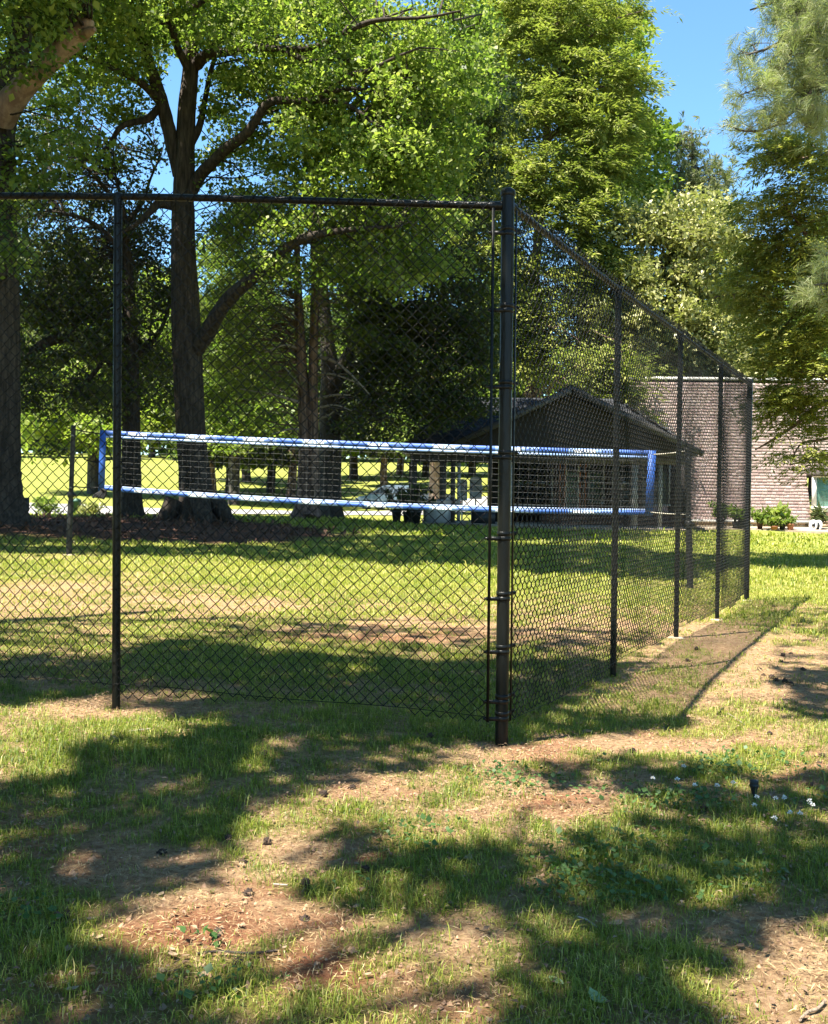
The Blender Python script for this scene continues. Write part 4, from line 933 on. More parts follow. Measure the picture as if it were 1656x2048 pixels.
# ------------------------------------------------------------------ cars
def car(px, Y, rz, m, label, L=4.5, H=1.5):
    b = gpt(px, Y); t = thing('parked_car', label, 'car', b, 'cars parked beyond the trees'); s = L / 4.5; hs = H / 1.5
    ca, sa = math.cos(rz), math.sin(rz); U = np.array([ca, sa, 0]); Wd = np.array([-sa, ca, 0]); Z = np.array([0, 0, 1.0]); w = 1.78
    body = [(-2.22, .30), (-2.25, .62), (-2.18, .86), (-1.9, .93), (1.05, .93), (1.9, .80), (2.2, .62), (2.25, .38), (2.15, .25), (1.85, .25), (1.75, .5), (1.5, .64), (1.25, .64), (1.0, .5), (.9, .25), (-.9, .25), (-1.0, .5), (-1.25, .64), (-1.5, .64), (-1.75, .5), (-1.85, .25)]
    def sec(poly, wl, wt, zt=None):
        p = np.array(poly) * [s, hs]; return p
    p = sec(body, w, w); c = b - Wd * w / 2
    MB().prism(p, U, Z, Wd, c, w).obj('body', m, t)
    cab = np.array([(-1.95, .925), (-1.45, 1.40), (-.9, 1.5), (.15, 1.48), (.55, 1.33), (1.2, .925)]) * [s, hs]; A = np.array([b + U * q[0] + Z * q[1] - Wd * (w / 2 - .06 - .18 * (q[1] > 1.0 * hs)) for q in cab]); Bk = np.array([b + U * q[0] + Z * q[1] + Wd * (w / 2 - .06 - .18 * (q[1] > 1.0 * hs)) for q in cab])
    i = np.arange(6); jj = (i + 1) % 6; mb = MB(); mb.add(np.vstack([A, Bk]), np.stack([i, jj, jj + 6, i + 6], -1)); mb.add(A, [[5, 4, 3, 2], [5, 2, 1, 0]]); mb.add(Bk, [[2, 3, 4, 5], [0, 1, 2, 5]]); mb.obj('cabin', m, t)
    for sd in (-1, 1):
        for q in ([(-1.62, .97), (-1.33, 1.35), (-.75, 1.43), (-.62, .97)], [(-.55, .97), (-.68, 1.43), (.12, 1.41), (.42, 1.30), (.98, .97)]):
            q = np.array(q) * [s, hs]; V = np.array([b + U * k[0] + Z * k[1] + Wd * sd * (w / 2 - .05 - .19 * (k[1] - .93 * hs) / (.5 * hs)) for k in q]); V2 = V + Wd * sd * .012; n = len(q)
            mb = MB(); mb.add(V2, [list(range(n))]) if n == 4 else mb.add(V2, [[0, 1, 2, 3], [0, 3, 4, 4]][:1]).add(V2, [[0, 3, 4]]); mb.obj('side_window', 'car_glass', t)
        for x_ in (-1.37, 1.37):
            c = b + U * x_ * s + Wd * sd * (w / 2 - .1) + Z * .32; wo_ = MB().tube([c - Wd * .11, c + Wd * .11], .32, 18).obj('wheel', 'tyre', t)
            MB().tube([c + Wd * sd * .112 - Wd * .005, c + Wd * sd * .112 + Wd * .005], .2, 14).obj('rim', 'galvanised', wo_)
        c = b + U * 2.16 * s + Wd * sd * .66 + Z * .68 * hs; MB().box(c, (.14, .34, .13), rz=rz).obj('headlight', 'trim_gray', t)
        c = b - U * 2.19 * s + Wd * sd * .68 + Z * .76 * hs; MB().box(c, (.1, .3, .14), rz=rz).obj('tail_light', 'lamp_red', t)
    for (x0, z0), (x1, z1) in (((.60, 1.31), (1.16, .95)), ((-1.50, 1.36), (-1.92, .95))):
        V = [b + U * x0 * s + Z * z0 * hs - Wd * .62, b + U * x1 * s + Z * z1 * hs - Wd * .76, b + U * x1 * s + Z * z1 * hs + Wd * .76, b + U * x0 * s + Z * z0 * hs + Wd * .62]; V = np.array(V) + (U * np.sign(x1) * .3 + Z * .3) * .06
        MB().add(V, [[0, 1, 2, 3]]).obj('windscreen', 'car_glass', t)
car(783, 64, 2.55, 'car_blue', 'blue grey car parked on the road left of the porch post', 4.6, 1.62)
car(850, 63, 2.6, 'car_dark', 'dark car mostly hidden behind the porch posts', 4.4, 1.15)

# ================================================================== TREES IN VIEW
def skel(*paths): return np.vstack(paths)
# ---- broad oak left of centre
D = 29
oak = thing('oak_tree', 'big dark trunked shade tree with long spreading limbs, standing left of centre behind the net', 'tree', P(392, 1040, D))
K = []; mb = MB()
K.append(limb(mb, [(393, 1052, 52), (394, 1036, 43), (392, 1010, 37), (390, 970, 33), (384, 900, 30), (378, 800, 29.5), (374, 700, 29.5), (370, 600, 28), (366, 500, 24.5), (366, 430, 23), (367, 380, 21), (369, 330, 20), (371, 270, 18.5), (374, 210, 18), (380, 150, 16), (382, 100, 15), (383, 40, 12), (384, -60, 10), (385, -200, 7), (390, -330, 3)], D, 20, 4, .045, 3))
for q in ([(350, 1000, 20, -.3), (335, 1030, 17, -.4), (318, 1044, 12, -.5), (295, 1054, 5, -.6)], [(430, 1000, 20, -.3), (447, 1026, 17, -.5), (462, 1042, 11, -.6), (490, 1052, 4, -.7)], [(400, 1000, 22, -.6), (408, 1036, 18, -1.), (412, 1054, 9, -1.3)]): limb(mb, q, D, 10, 4, .06, 5)
mb.obj('trunk', 'oak_bark', oak, smooth=True)
LIMBS = [[(358, 350, 13), (345, 290, 14), (332, 235, 14), (318, 185, 13), (300, 135, 12, -.4), (284, 78, 11, -.6), (262, 40, 10, -.8), (225, -5, 8, -1), (190, -70, 6, -1.4), (150, -160, 4, -1.6)],
         [(322, 205, 9), (290, 172, 8, -.4), (262, 154, 7, -.7), (240, 144, 6, -1), (205, 128, 4, -1.4), (150, 110, 2.5, -1.8)],
         [(318, 215, 8), (296, 238, 7.5, -.3), (262, 246, 6.5, -.5), (240, 256, 5.5, -.6), (222, 284, 4.5, -.7), (205, 304, 4, -.8), (190, 316, 3, -.9), (145, 328, 1.8, -1.2)],
         [(392, 130, 13), (415, 110, 11, -.5), (460, 103, 9, -1), (530, 95, 8, -1.8), (570, 104, 6.5, -2.2), (620, 123, 5.5, -2.6), (660, 117, 4, -2.8), (700, 124, 2.5, -3)],
         [(545, 98, 7, -2), (600, 98, 6.5, -2.4), (640, 90, 6, -2.8), (690, 65, 5.5, -3.2), (735, 45, 5, -3.4), (780, 38, 4, -3.6), (850, 35, 3, -3.8), (920, 22, 2, -4)],
         [(400, 120, 8, -.2), (430, 88, 7, .5), (450, 75, 6.5, .8), (480, 65, 5.5, 1.2), (520, 50, 4.5, 1.6), (570, 28, 3, 2)],
         [(385, 155, 9), (355, 95, 8, -.5), (344, 55, 8, -.9), (336, 33, 6, -1.2), (370, 24, 6, -1.4), (410, 0, 5.5, -1.6), (455, -30, 4, -1.8)],
         [(345, 58, 5, -.9), (310, 38, 4, -1.3), (272, 22, 3.5, -1.6), (262, -20, 3, -1.8)],
         [(372, 400, 15), (400, 352, 12.5, -.2), (425, 325, 12, -.6), (455, 295, 11, -1), (490, 270, 10, -1.5), (515, 236, 9, -1.8), (530, 212, 8.5, -2), (560, 200, 8, -2.2), (620, 201, 7, -2.8), (650, 185, 5.5, -3), (700, 150, 4.5, -3.4), (735, 142, 4, -3.6), (790, 115, 3, -3.9), (840, 95, 2, -4.2)],
         [(625, 201, 6, -2.8), (680, 205, 5, -3.1), (720, 225, 4.5, -3.3), (745, 245, 3.5, -3.4), (790, 270, 2, -3.6)],
         [(640, 192, 5, -2.9), (690, 178, 4.5, -3.0), (735, 182, 4, -3.2), (770, 190, 2.5, -3.4)],
         [(392, 700, 17, -.1), (412, 672, 16, -.4), (432, 635, 15, -.8), (460, 595, 14, -1.2), (500, 560, 13, -1.6), (540, 525, 12, -2), (575, 495, 11, -2.4), (610, 476, 9.5, -2.8), (660, 465, 7, -3.2), (720, 458, 5, -3.6), (800, 452, 3, -4)],
         [(350, 412, 10), (318, 408, 9, -.3), (300, 424, 7, -.5), (270, 450, 4.5, -.7), (235, 470, 3, -.9)],
         [(374, 300, 9, 0), (398, 255, 7, .2), (410, 200, 5.5, .4), (425, 130, 4.5, .6), (465, 20, 3, 1)],
         [(375, -20, 9), (420, -90, 7, -1), (520, -150, 5, -2), (640, -190, 3, -3)], [(380, -120, 7), (320, -190, 5, -1), (220, -240, 3, -2)]]
for s, q in enumerate(LIMBS):
    m_ = MB(); K.append(limb(m_, q, D, 9, 5, .06, s + 20)); m_.obj('limb', 'oak_bark', oak, smooth=True)
S_ = skel(*K); S_ = S_[S_[:, 2] > 4.2]
OB = [(70, 60, 130, 80, 29.5, 2, 22), (200, 50, 130, 70, 30, 2.5, 38), (190, 140, 110, 55, 30, 2, 22), (255, 215, 60, 40, 30, 1.5, 6), (430, 45, 130, 60, 30.5, 2.5, 36), (590, 40, 190, 70, 30, 3, 66), (800, 50, 170, 90, 29, 3.5, 66), (560, 150, 120, 50, 30, 3, 34), (300, 40, 60, 60, 31, 2, 14),
      (730, 160, 160, 70, 29, 3.5, 66), (470, 200, 50, 60, 30, 2, 10), (590, 270, 130, 70, 30, 2.5, 40), (720, 320, 160, 90, 29, 3.5, 74), (840, 270, 110, 110, 29, 3.5, 54), (900, 150, 90, 100, 29, 3.5, 46), (640, 420, 180, 50, 29, 3, 46), (820, 420, 110, 60, 28, 3, 36),
      (450, 330, 40, 40, 30, 2, 5), (470, 430, 50, 60, 29, 2, 12), (600, 520, 140, 40, 29, 3, 14), (780, 520, 130, 50, 28, 2.5, 26), (500, 60, 400, 60, 26, 1, 12), (760, 240, 180, 120, 25, 1, 18), (200, 160, 120, 90, 26.5, 1, 9), (230, -50, 170, 80, 26, 1.5, 44), (120, 40, 120, 60, 25.5, 1, 14),
      (300, -120, 320, 90, 29, 5, 50), (720, -120, 300, 90, 29, 5, 50), (450, -260, 300, 80, 28, 5, 30)]
C = blobpts(OB, np.random.default_rng(2)); mt = MB(); twigs(mt, S_, C, .014, np.random.default_rng(3), .32); mt.obj('twigs', 'oak_bark', oak, smooth=True)
mb = MB(); clump_leaves(mb, C, .74, 165, .120, .09, rng=np.random.default_rng(4), tone_c=.60, tone_s=.24); mb.obj('foliage', 'oak_leaf', oak)

# ---- second trunk behind and to the left of it
D2 = 31
t2 = thing('slim_dark_tree', 'slim dark trunk with an arching low branch, right of the leftmost tree', 'tree', P(262, 1036, D2)); mb = MB(); K = []
K.append(limb(mb, [(262, 1044, 40), (262, 1028, 27), (262, 990, 21), (262, 950, 20), (262, 880, 19), (262, 800, 17), (262, 700, 15), (258, 600, 13), (252, 500, 10), (248, 440, 7), (240, 390, 4), (226, 330, 2)], D2, 14, 4, .05, 8)); mb.obj('trunk', 'oak_bark', t2, smooth=True)
for s, q in enumerate([[(252, 765, 13), (225, 722, 14, -.5), (195, 686, 13, -.9), (160, 672, 12, -1.2), (120, 675, 11, -1.5), (80, 692, 9, -1.8), (40, 722, 7, -2)], [(160, 673, 6, -1.2), (140, 640, 5, -1.4), (110, 622, 4, -1.6), (70, 615, 3, -1.8)], [(252, 640, 6), (205, 632, 5.5, -.5), (150, 642, 4.5, -1), (100, 655, 3, -1.4)],
                       [(256, 700, 6, -.1), (215, 712, 5, -.6), (190, 745, 4, -.9), (150, 790, 3, -1.2)], [(250, 520, 6), (215, 470, 5, -.4), (175, 440, 4, -.8), (120, 425, 3, -1.2)], [(250, 450, 6), (285, 405, 4, .3), (300, 360, 2.5, .5), (322, 310, 1.5, .6)], [(247, 430, 5), (205, 370, 3.5, -.5), (165, 330, 2, -1)], [(262, 720, 6), (300, 690, 5, .5), (330, 640, 4, .8), (345, 560, 3, 1)]]):
    m_ = MB(); K.append(limb(m_, q, D2, 8, 5, .06, s + 50)); m_.obj('limb', 'oak_bark', t2, smooth=True)
rng = np.random.default_rng(21)
C = blobpts([(110, 250, 100, 80, 32, 2.5, 24), (100, 400, 110, 50, 32, 2, 40), (280, 320, 50, 100, 32, 2, 16), (290, 470, 55, 40, 32, 2, 20), (100, 500, 110, 45, 31, 2, 50), (80, 590, 90, 50, 30.5, 2, 46), (180, 570, 80, 50, 31, 2, 34), (120, 690, 120, 60, 30, 2, 44), (120, 790, 100, 36, 29.5, 2, 22), (200, 660, 60, 50, 31, 2, 18), (120, 900, 40, 18, 28, 1, 2), (305, 590, 50, 80, 32, 2, 26), (300, 750, 50, 70, 32, 2, 22), (210, 780, 60, 50, 31, 2, 14), (170, 330, 90, 60, 33, 2, 18), (40, 300, 60, 120, 33, 2, 20), (150, 620, 140, 120, 34, 2, 70), (150, 480, 140, 70, 34, 2, 40), (230, 730, 90, 70, 33, 2, 26), (60, 760, 60, 50, 31, 2, 16)], rng)
mt = MB(); twigs(mt, skel(*K), C, .016, rng, .8); mt.obj('twigs', 'oak_bark', t2); mb = MB(); clump_leaves(mb, C, .6, 95, .115, .08, rng=rng, tone_c=.55); mb.obj('foliage', 'dark_leaf', t2)  # dark leaf colour stands in for shade on this crown

# ---- leftmost tree, cut by the frame
D1 = 24
t1 = thing('broken_limb_tree', 'massive leftmost tree trunk with a pale snapped limb stub high up', 'tree', P(-12, 1046, D1)); mb = MB(); K = []
K.append(limb(mb, [(-14, 1062, 98), (-14, 1040, 76), (-15, 1010, 62), (-17, 960, 57), (-18, 900, 56), (-20, 700, 58), (-22, 500, 55), (-22, 390, 52), (-20, 300, 48), (-14, 230, 40), (-22, 150, 30), (-50, 40, 26), (-90, -100, 20), (-120, -260, 12)], D1, 22, 4, .04, 31)); mb.obj('trunk', 'oak_bark', t1, smooth=True)
m_ = MB(); K.append(limb(m_, [(-5, 250, 34), (10, 190, 26, -.2), (24, 140, 23, -.3), (40, 80, 21, -.4), (48, 20, 20, -.5), (62, -80, 17, -.6), (80, -220, 12, -1), (110, -350, 6, -1.4)], D1, 14, 4, .05, 32)); m_.obj('limb', 'gray_bark', t1, smooth=True)
m_ = MB(); K.append(limb(m_, [(0, 235, 30, -.4), (25, 200, 25, -.7), (60, 160, 22, -.9), (100, 122, 20, -1.1), (140, 85, 20, -1.3), (162, 64, 19, -1.4), (176, 48, 15, -1.5), (183, 40, 8, -1.5)], D1, 14, 4, .07, 33)); limb(m_, [(165, 70, 10, -1.5), (180, 62, 9, -1.7), (190, 58, 4, -1.8)], D1, 8, 3, .1, 34); m_.obj('broken_limb', 'bare_wood', t1, smooth=True)
m_ = MB(); K.append(limb(m_, [(-40, 60, 18), (60, -160, 12, -1.5), (220, -260, 9, -3), (420, -330, 6, -5), (600, -380, 3, -6.5)], D1, 10, 5, .05, 35)); m_.obj('limb', 'oak_bark', t1, smooth=True)
m_ = MB(); K.append(limb(m_, [(-30, 130, 16), (-120, -100, 12, -3), (-160, -300, 9, -6), (-150, -500, 5, -8)], D1, 10, 5, .05, 36)); m_.obj('limb', 'oak_bark', t1, smooth=True)
rng = np.random.default_rng(22)
C = blobpts([(40, 90, 90, 80, 22, 2, 10), (110, 20, 90, 50, 22.5, 2, 14), (60, 330, 60, 50, 23, 1.5, 9), (170, 290, 70, 35, 24, 1.5, 7), (15, 480, 25, 70, 21.5, 1, 8), (0, -130, 240, 90, 23, 3, 60), (60, -60, 160, 60, 21, 1.5, 30), (40, 380, 50, 30, 23, 1, 4)], rng)
T1S = skel(*K); T1X = (t1, T1S, [C])

# ---- cedars: twin stem, grey fork, tall cedar behind the corner post
def branchlets(mb, paths, D, m): 
    out = []
    root, name = m if m else (None, None)
    for s, q in enumerate(paths):
        b_ = MB(); out.append(limb(b_, q, D, 6, 4, .05, s + 70)); b_.obj(name[0], name[1], root, smooth=True)
    return out
D3 = 33
ca = thing('twin_cedar', 'cedar with two reddish stems from one base and bare dead side branches, near the centre', 'tree', P(612, 1036, D3)); K = []
m_ = MB(); K.append(limb(m_, [(603, 1044, 32), (605, 1028, 23), (606, 1005, 17), (607, 970, 14.5), (608, 900, 12.5), (606, 800, 10.5), (601, 700, 10), (596, 600, 8), (594, 520, 6), (592, 400, 4), (590, 280, 2)], D3, 12, 4, .09, 61)); m_.obj('trunk', 'cedar_bark', ca, smooth=True)
m_ = MB(); K.append(limb(m_, [(622, 1040, 24, -.2), (626, 1015, 14), (628, 960, 12), (627, 900, 11), (626, 800, 10.5), (627, 700, 9.5), (630, 600, 9), (631, 500, 10), (630, 400, 8), (632, 280, 6), (635, 150, 3)], D3, 12, 4, .09, 62)); m_.obj('trunk', 'cedar_bark', ca, smooth=True)
dead = [[(634, 596, 3), (655, 588, 2.5, -.3), (690, 592, 1.5, -.6)], [(634, 612, 3), (660, 605, 2.5, -.4), (676, 606, 1.5, -.6)], [(636, 716, 4), (655, 717, 3.5, -.4), (680, 731, 3, -.7), (705, 752, 2, -1), (740, 790, 1, -1.4)], [(637, 750, 3), (662, 748, 2.5, -.5), (695, 758, 1.8, -.8), (730, 775, 1, -1.1)], [(638, 797, 3), (668, 790, 2.5, -.4), (700, 790, 1.5, -.8)], [(640, 815, 2.5), (670, 810, 2, -.4), (705, 822, 1, -.8)], [(638, 836, 2.5), (655, 832, 2, -.3), (666, 824, 1.2, -.5)],
        [(604, 808, 3.5), (575, 797, 3, -.4), (530, 786, 2.2, -.8), (480, 778, 1.2, -1.2)], [(606, 780, 3), (590, 760, 2.5, -.2), (570, 735, 1.5, -.4)], [(600, 700, 3), (570, 690, 2.2, -.4), (530, 705, 1.2, -.9)], [(637, 660, 3), (665, 652, 2, -.4), (690, 658, 1.2, -.6)], [(599, 640, 2.5), (570, 620, 2, -.4), (540, 610, 1, -.7)], [(607, 860, 2.5), (580, 858, 2, -.3), (545, 868, 1, -.6)]]
branchlets(None, dead, D3, (ca, ('dead_branch', 'dead_twig')))
rng = np.random.default_rng(23)
def cedar_foliage(root, K, blobs, rng, per=46, Ls=.85, L=.16, W=.028, m='cedar_leaf', tone=.5, tw=.6, hang=.3, tc=None, rep=5):
    C = blobpts(blobs, rng); S = skel(*K); mt = MB(); twigs(mt, S, C, .016, rng, tw); mt.obj('branches', 'cedar_bark', root)
    # outward axis from the nearest stem point
    A = np.empty_like(C)
    for i_, c in enumerate(C):
        d = c - S[np.argmin(np.abs(S[:, 2] - c[2]))]; d[2] = 0; A[i_] = d / (np.linalg.norm(d) + .01) + rng.normal(0, .45, 3) * [1, 1, .35]
    mb = MB(); CC = np.repeat(C, rep, 0) + rng.normal(0, .22, (len(C) * rep, 3)) * [1, 1, .6]; AA = np.repeat(A, rep, 0) + rng.normal(0, .55, (len(C) * rep, 3)) * [1, 1, .4]
    sprays(mb, CC, AA, Ls, per // 2, L, W, rng=rng, tone_c=tone, hang=hang); mb.obj('foliage', m, root)
cedar_foliage(ca, K, [(560, 560, 120, 60, 33, 2.5, 50), (500, 640, 90, 70, 33, 2, 40), (700, 560, 90, 60, 33, 2.5, 36), (560, 440, 130, 60, 33, 2.5, 36), (690, 420, 90, 60, 33, 2.5, 26), (600, 330, 100, 60, 33, 2, 24), (520, 740, 80, 50, 33, 2, 24), (720, 660, 60, 60, 33, 2, 20), (620, 230, 60, 60, 33, 1.5, 16), (500, 830, 60, 40, 33, 2, 10), (450, 620, 60, 120, 34, 1.5, 34), (470, 770, 50, 60, 33.5, 1.5, 18), (560, 680, 60, 80, 35, 1.5, 30), (680, 620, 60, 90, 35, 1.5, 30), (560, 860, 40, 40, 35, 1.5, 10), (500, 500, 70, 60, 34, 1.5, 24), (470, 560, 70, 90, 36, 1.5, 40), (520, 720, 90, 70, 36, 1.5, 30), (450, 700, 50, 90, 36, 1.5, 24)], rng, tone=.28)
D4 = 37
cb = thing('forked_gray_tree', 'thick grey trunk forking to the right, directly behind the twin cedar', 'tree', P(657, 1028, D4)); K = []
m_ = MB(); K.append(limb(m_, [(658, 1034, 34), (659, 1020, 28), (660, 1000, 24), (661, 900, 22), (660, 800, 20), (661, 745, 18), (652, 650, 13), (646, 560, 9), (640, 450, 6), (650, 330, 3)], D4, 14, 4, .05, 64)); m_.obj('trunk', 'gray_bark', cb, smooth=True)
m_ = MB(); K.append(limb(m_, [(664, 780, 17), (682, 738, 14, -.3), (705, 695, 11, -.6), (728, 650, 9, -.9), (748, 595, 7, -1.1), (765, 520, 4, -1.3), (790, 430, 2, -1.5)], D4, 10, 4, .05, 65)); m_.obj('limb', 'gray_bark', cb, smooth=True)
rng = np.random.default_rng(24)
C = blobpts([(760, 520, 130, 60, 35.5, 2.5, 50), (860, 560, 110, 80, 35, 2, 60), (780, 640, 80, 70, 35, 2, 34), (880, 680, 110, 70, 35, 2, 60), (800, 760, 90, 60, 35, 2, 36), (930, 760, 70, 60, 34.6, 1.5, 30), (740, 840, 60, 45, 36, 1.5, 12), (860, 830, 90, 40, 34.4, 1, 22), (950, 640, 60, 80, 35, 1.5, 24), (740, 720, 40, 50, 36, 1.5, 8), (700, 480, 80, 50, 36, 2, 20), (800, 440, 90, 40, 35, 2, 16), (840, 330, 110, 90, 34, 1.5, 40), (920, 220, 110, 90, 34, 1.5, 40), (960, 380, 60, 90, 34, 1.2, 20), (850, 120, 120, 70, 34, 2, 24)], rng)
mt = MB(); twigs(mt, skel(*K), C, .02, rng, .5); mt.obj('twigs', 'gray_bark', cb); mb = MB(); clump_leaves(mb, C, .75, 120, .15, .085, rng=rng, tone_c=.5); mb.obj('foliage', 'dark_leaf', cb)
D5 = 52
cc = thing('tall_cedar', 'tall olive green cedar rising behind the corner post and porch roof', 'tree', P(1062, 1040, D5)); K = []
m_ = MB(); K.append(limb(m_, [(1060, 1046, 16), (1062, 900, 13), (1062, 760, 12), (1064, 650, 11), (1070, 550, 10), (1078, 450, 9), (1085, 340, 8), (1098, 230, 7), (1110, 120, 5), (1118, 0, 4), (1125, -150, 2)], D5, 12, 4, .08, 66)); m_.obj('trunk', 'cedar_bark', cc, smooth=True)
branchlets(None, [[(1072, 560, 4), (1040, 520, 3.5, -.8), (1000, 470, 3, -1.4), (960, 450, 1.5, -2)], [(1082, 360, 4), (1050, 320, 3.5, -.8), (1010, 290, 2.5, -1.5), (980, 265, 1.5, -2)], [(1083, 350, 4), (1120, 310, 3, -.8), (1150, 295, 2.5, -1.2), (1200, 300, 1.5, -1.5)], [(1095, 250, 4), (1080, 200, 3.5, -1), (1045, 110, 3, -1.5), (1030, 60, 2, -2)], [(1090, 290, 3), (1120, 262, 3, -1), (1140, 262, 2.5, -1.3), (1190, 270, 1.5, -1.6)], [(1068, 600, 3), (1100, 590, 3, -.9), (1150, 595, 2, -1.6)], [(1108, 150, 3), (1160, 90, 2.5, -1), (1230, 40, 2, -1.6), (1290, 20, 1, -2)], [(1102, 210, 3), (1170, 180, 2.5, -1), (1250, 170, 1.6, -1.6), (1310, 185, 1, -2)], [(1066, 640, 3), (1030, 650, 2.5, -.8), (985, 700, 1.6, -1.4)]], D5, (cc, ('bare_branch', 'cedar_bark')))
rng = np.random.default_rng(25)
cedar_foliage(cc, K, [(1040, 20, 120, 40, 50.84, 2.5, 30), (1130, 40, 100, 50, 50.84, 2.5, 36), (1212, 30, 70, 30, 50.84, 2, 14), (1060, 110, 120, 50, 50.27, 2.5, 44), (1165, 140, 90, 50, 50.27, 2.5, 34), (1245, 170, 45, 22, 50.27, 1.5, 7), (1030, 210, 130, 45, 49.69, 2.5, 44), (1150, 230, 110, 50, 49.69, 2.5, 40), (1200, 250, 70, 40, 49.69, 2, 16), (980, 280, 100, 50, 49.69, 2, 30), (1080, 330, 140, 45, 49.11, 2.5, 50), (1190, 340, 80, 50, 49.69, 2, 26), (1000, 390, 110, 40, 48.53, 2, 44), (1100, 410, 110, 40, 48.53, 2, 44), (950, 480, 90, 50, 48.53, 2, 30), (1080, 500, 130, 55, 48.53, 2, 50), (1160, 560, 80, 70, 49.11, 2, 34), (1000, 590, 90, 70, 48.53, 2, 34), (1100, 630, 110, 60, 48.53, 2, 44), (1010, 700, 80, 50, 48.07, 1.2, 24), (1130, 710, 100, 50, 48.53, 1.2, 32), (1060, -80, 150, 60, 50.84, 3, 30), (1225, 770, 36, 60, 42.2, .6, 16), (1180, 730, 50, 40, 42.4, .6, 14), (1190, 470, 40, 60, 49.11, 2, 14)], rng, per=70, Ls=1.5, L=.28, W=.070, tone=.62, tw=.4, rep=7)

# ---- bright broadleaf tree behind the cedar, magnolia behind the roof, pale pine in the sky gap
def blob_tree(name, label, base, trunk, D, blobs, R, per, L, W, lm, bark, seed, tone=.5, tw=.35, flat=.6, twr=.03, group=None):
    t = thing(name, label, 'tree', base, group); m_ = MB(); K = limb(m_, trunk, D, 10, 4, .05, seed); m_.obj('trunk', bark, t, smooth=True)
    rng = np.random.default_rng(seed); C = blobpts(blobs, rng); mt = MB(); twigs(mt, K, C, twr, rng, tw); mt.obj('branches', bark, t)
    mb = MB(); clump_leaves(mb, C, R, per, L, W, rng=rng, tone_c=tone, flat=flat); mb.obj('foliage', lm, t); return t
blob_tree('bright_green_tree', 'tall bright yellow green broadleaf tree behind the cedar, beside the sky gap', P(1165, 1040, 62), [(1165, 1050, 20), (1165, 800, 17), (1170, 500, 14), (1175, 250, 10), (1180, 60, 7), (1180, -120, 4)], 62,
          [(960, 90, 110, 80, 61, 3, 40), (1060, 40, 130, 60, 61, 3, 44), (1180, 60, 110, 70, 61, 3, 40), (1010, 220, 90, 70, 61, 3, 30), (1180, 210, 110, 70, 61, 3, 46), (1270, 260, 55, 60, 61, 3, 26), (1300, 270, 40, 25, 61, 2, 9), (1260, 340, 70, 50, 61, 3, 26), (960, 340, 80, 70, 61, 3, 24), (1150, 350, 100, 60, 61, 3, 30), (1090, -70, 150, 60, 62, 3, 40), (900, 220, 60, 80, 61, 3, 18), (1300, 400, 50, 30, 61, 2, 10), (920, 430, 70, 60, 61, 3, 18), (1240, 120, 40, 50, 61, 2, 10)], 1.25, 95, .30, .22, 'bright_leaf', 'gray_bark', 81, tone=.55)
blob_tree('magnolia_tree', 'dense pale olive evergreen with glossy leaves behind the house roof', P(1340, 1040, 50), [(1340, 1050, 20), (1338, 800, 17), (1345, 600, 13), (1350, 450, 7), (1352, 390, 3)], 50,
          [(1370, 440, 110, 50, 49, 2.5, 46), (1300, 500, 100, 60, 49, 2.5, 46), (1420, 510, 90, 60, 49, 2.5, 44), (1250, 600, 80, 70, 48.5, 2.5, 46), (1350, 590, 110, 70, 48.5, 2.5, 60), (1440, 620, 90, 70, 48.5, 2.5, 44), (1230, 690, 80, 50, 48.5, 2, 34), (1330, 700, 110, 50, 48.5, 2, 50), (1430, 720, 90, 40, 48.5, 2, 36), (1280, 440, 50, 30, 49, 2, 8)], .85, 150, .22, .12, 'magnolia_leaf', 'gray_bark', 82, tone=.55, flat=.8)
bp = thing('background_pine', 'pale greyish pine top showing in the sky gap above the magnolia', 'tree', P(1385, 1040, 64)); m_ = MB(); K = [limb(m_, [(1382, 1045, 12), (1384, 700, 10), (1386, 480, 8), (1388, 340, 5), (1384, 265, 2)], 64, 8, 4, .05, 83)]; m_.obj('trunk', 'gray_bark', bp, smooth=True)
rng = np.random.default_rng(26); C = blobpts([(1378, 300, 38, 30, 64, 2, 22), (1350, 350, 50, 40, 64, 2, 30), (1420, 360, 40, 30, 64, 2, 20), (1440, 410, 35, 24, 64, 2, 12), (1390, 400, 60, 40, 64, 2, 30), (1330, 290, 30, 25, 64, 2, 8), (1450, 365, 16, 14, 64, 1, 4)], rng); mt = MB(); twigs(mt, K[0], C, .035, rng, .9); mt.obj('branches', 'gray_bark', bp)
mb = MB(); CC = np.repeat(C, 5, 0) + rng.normal(0, .45, (len(C) * 5, 3)); needle_tufts(mb, CC, rng.normal(0, .6, CC.shape) + [0, 0, .6], 16, .5, .030, rng); mb.obj('foliage', 'gray_pine_needle', bp)

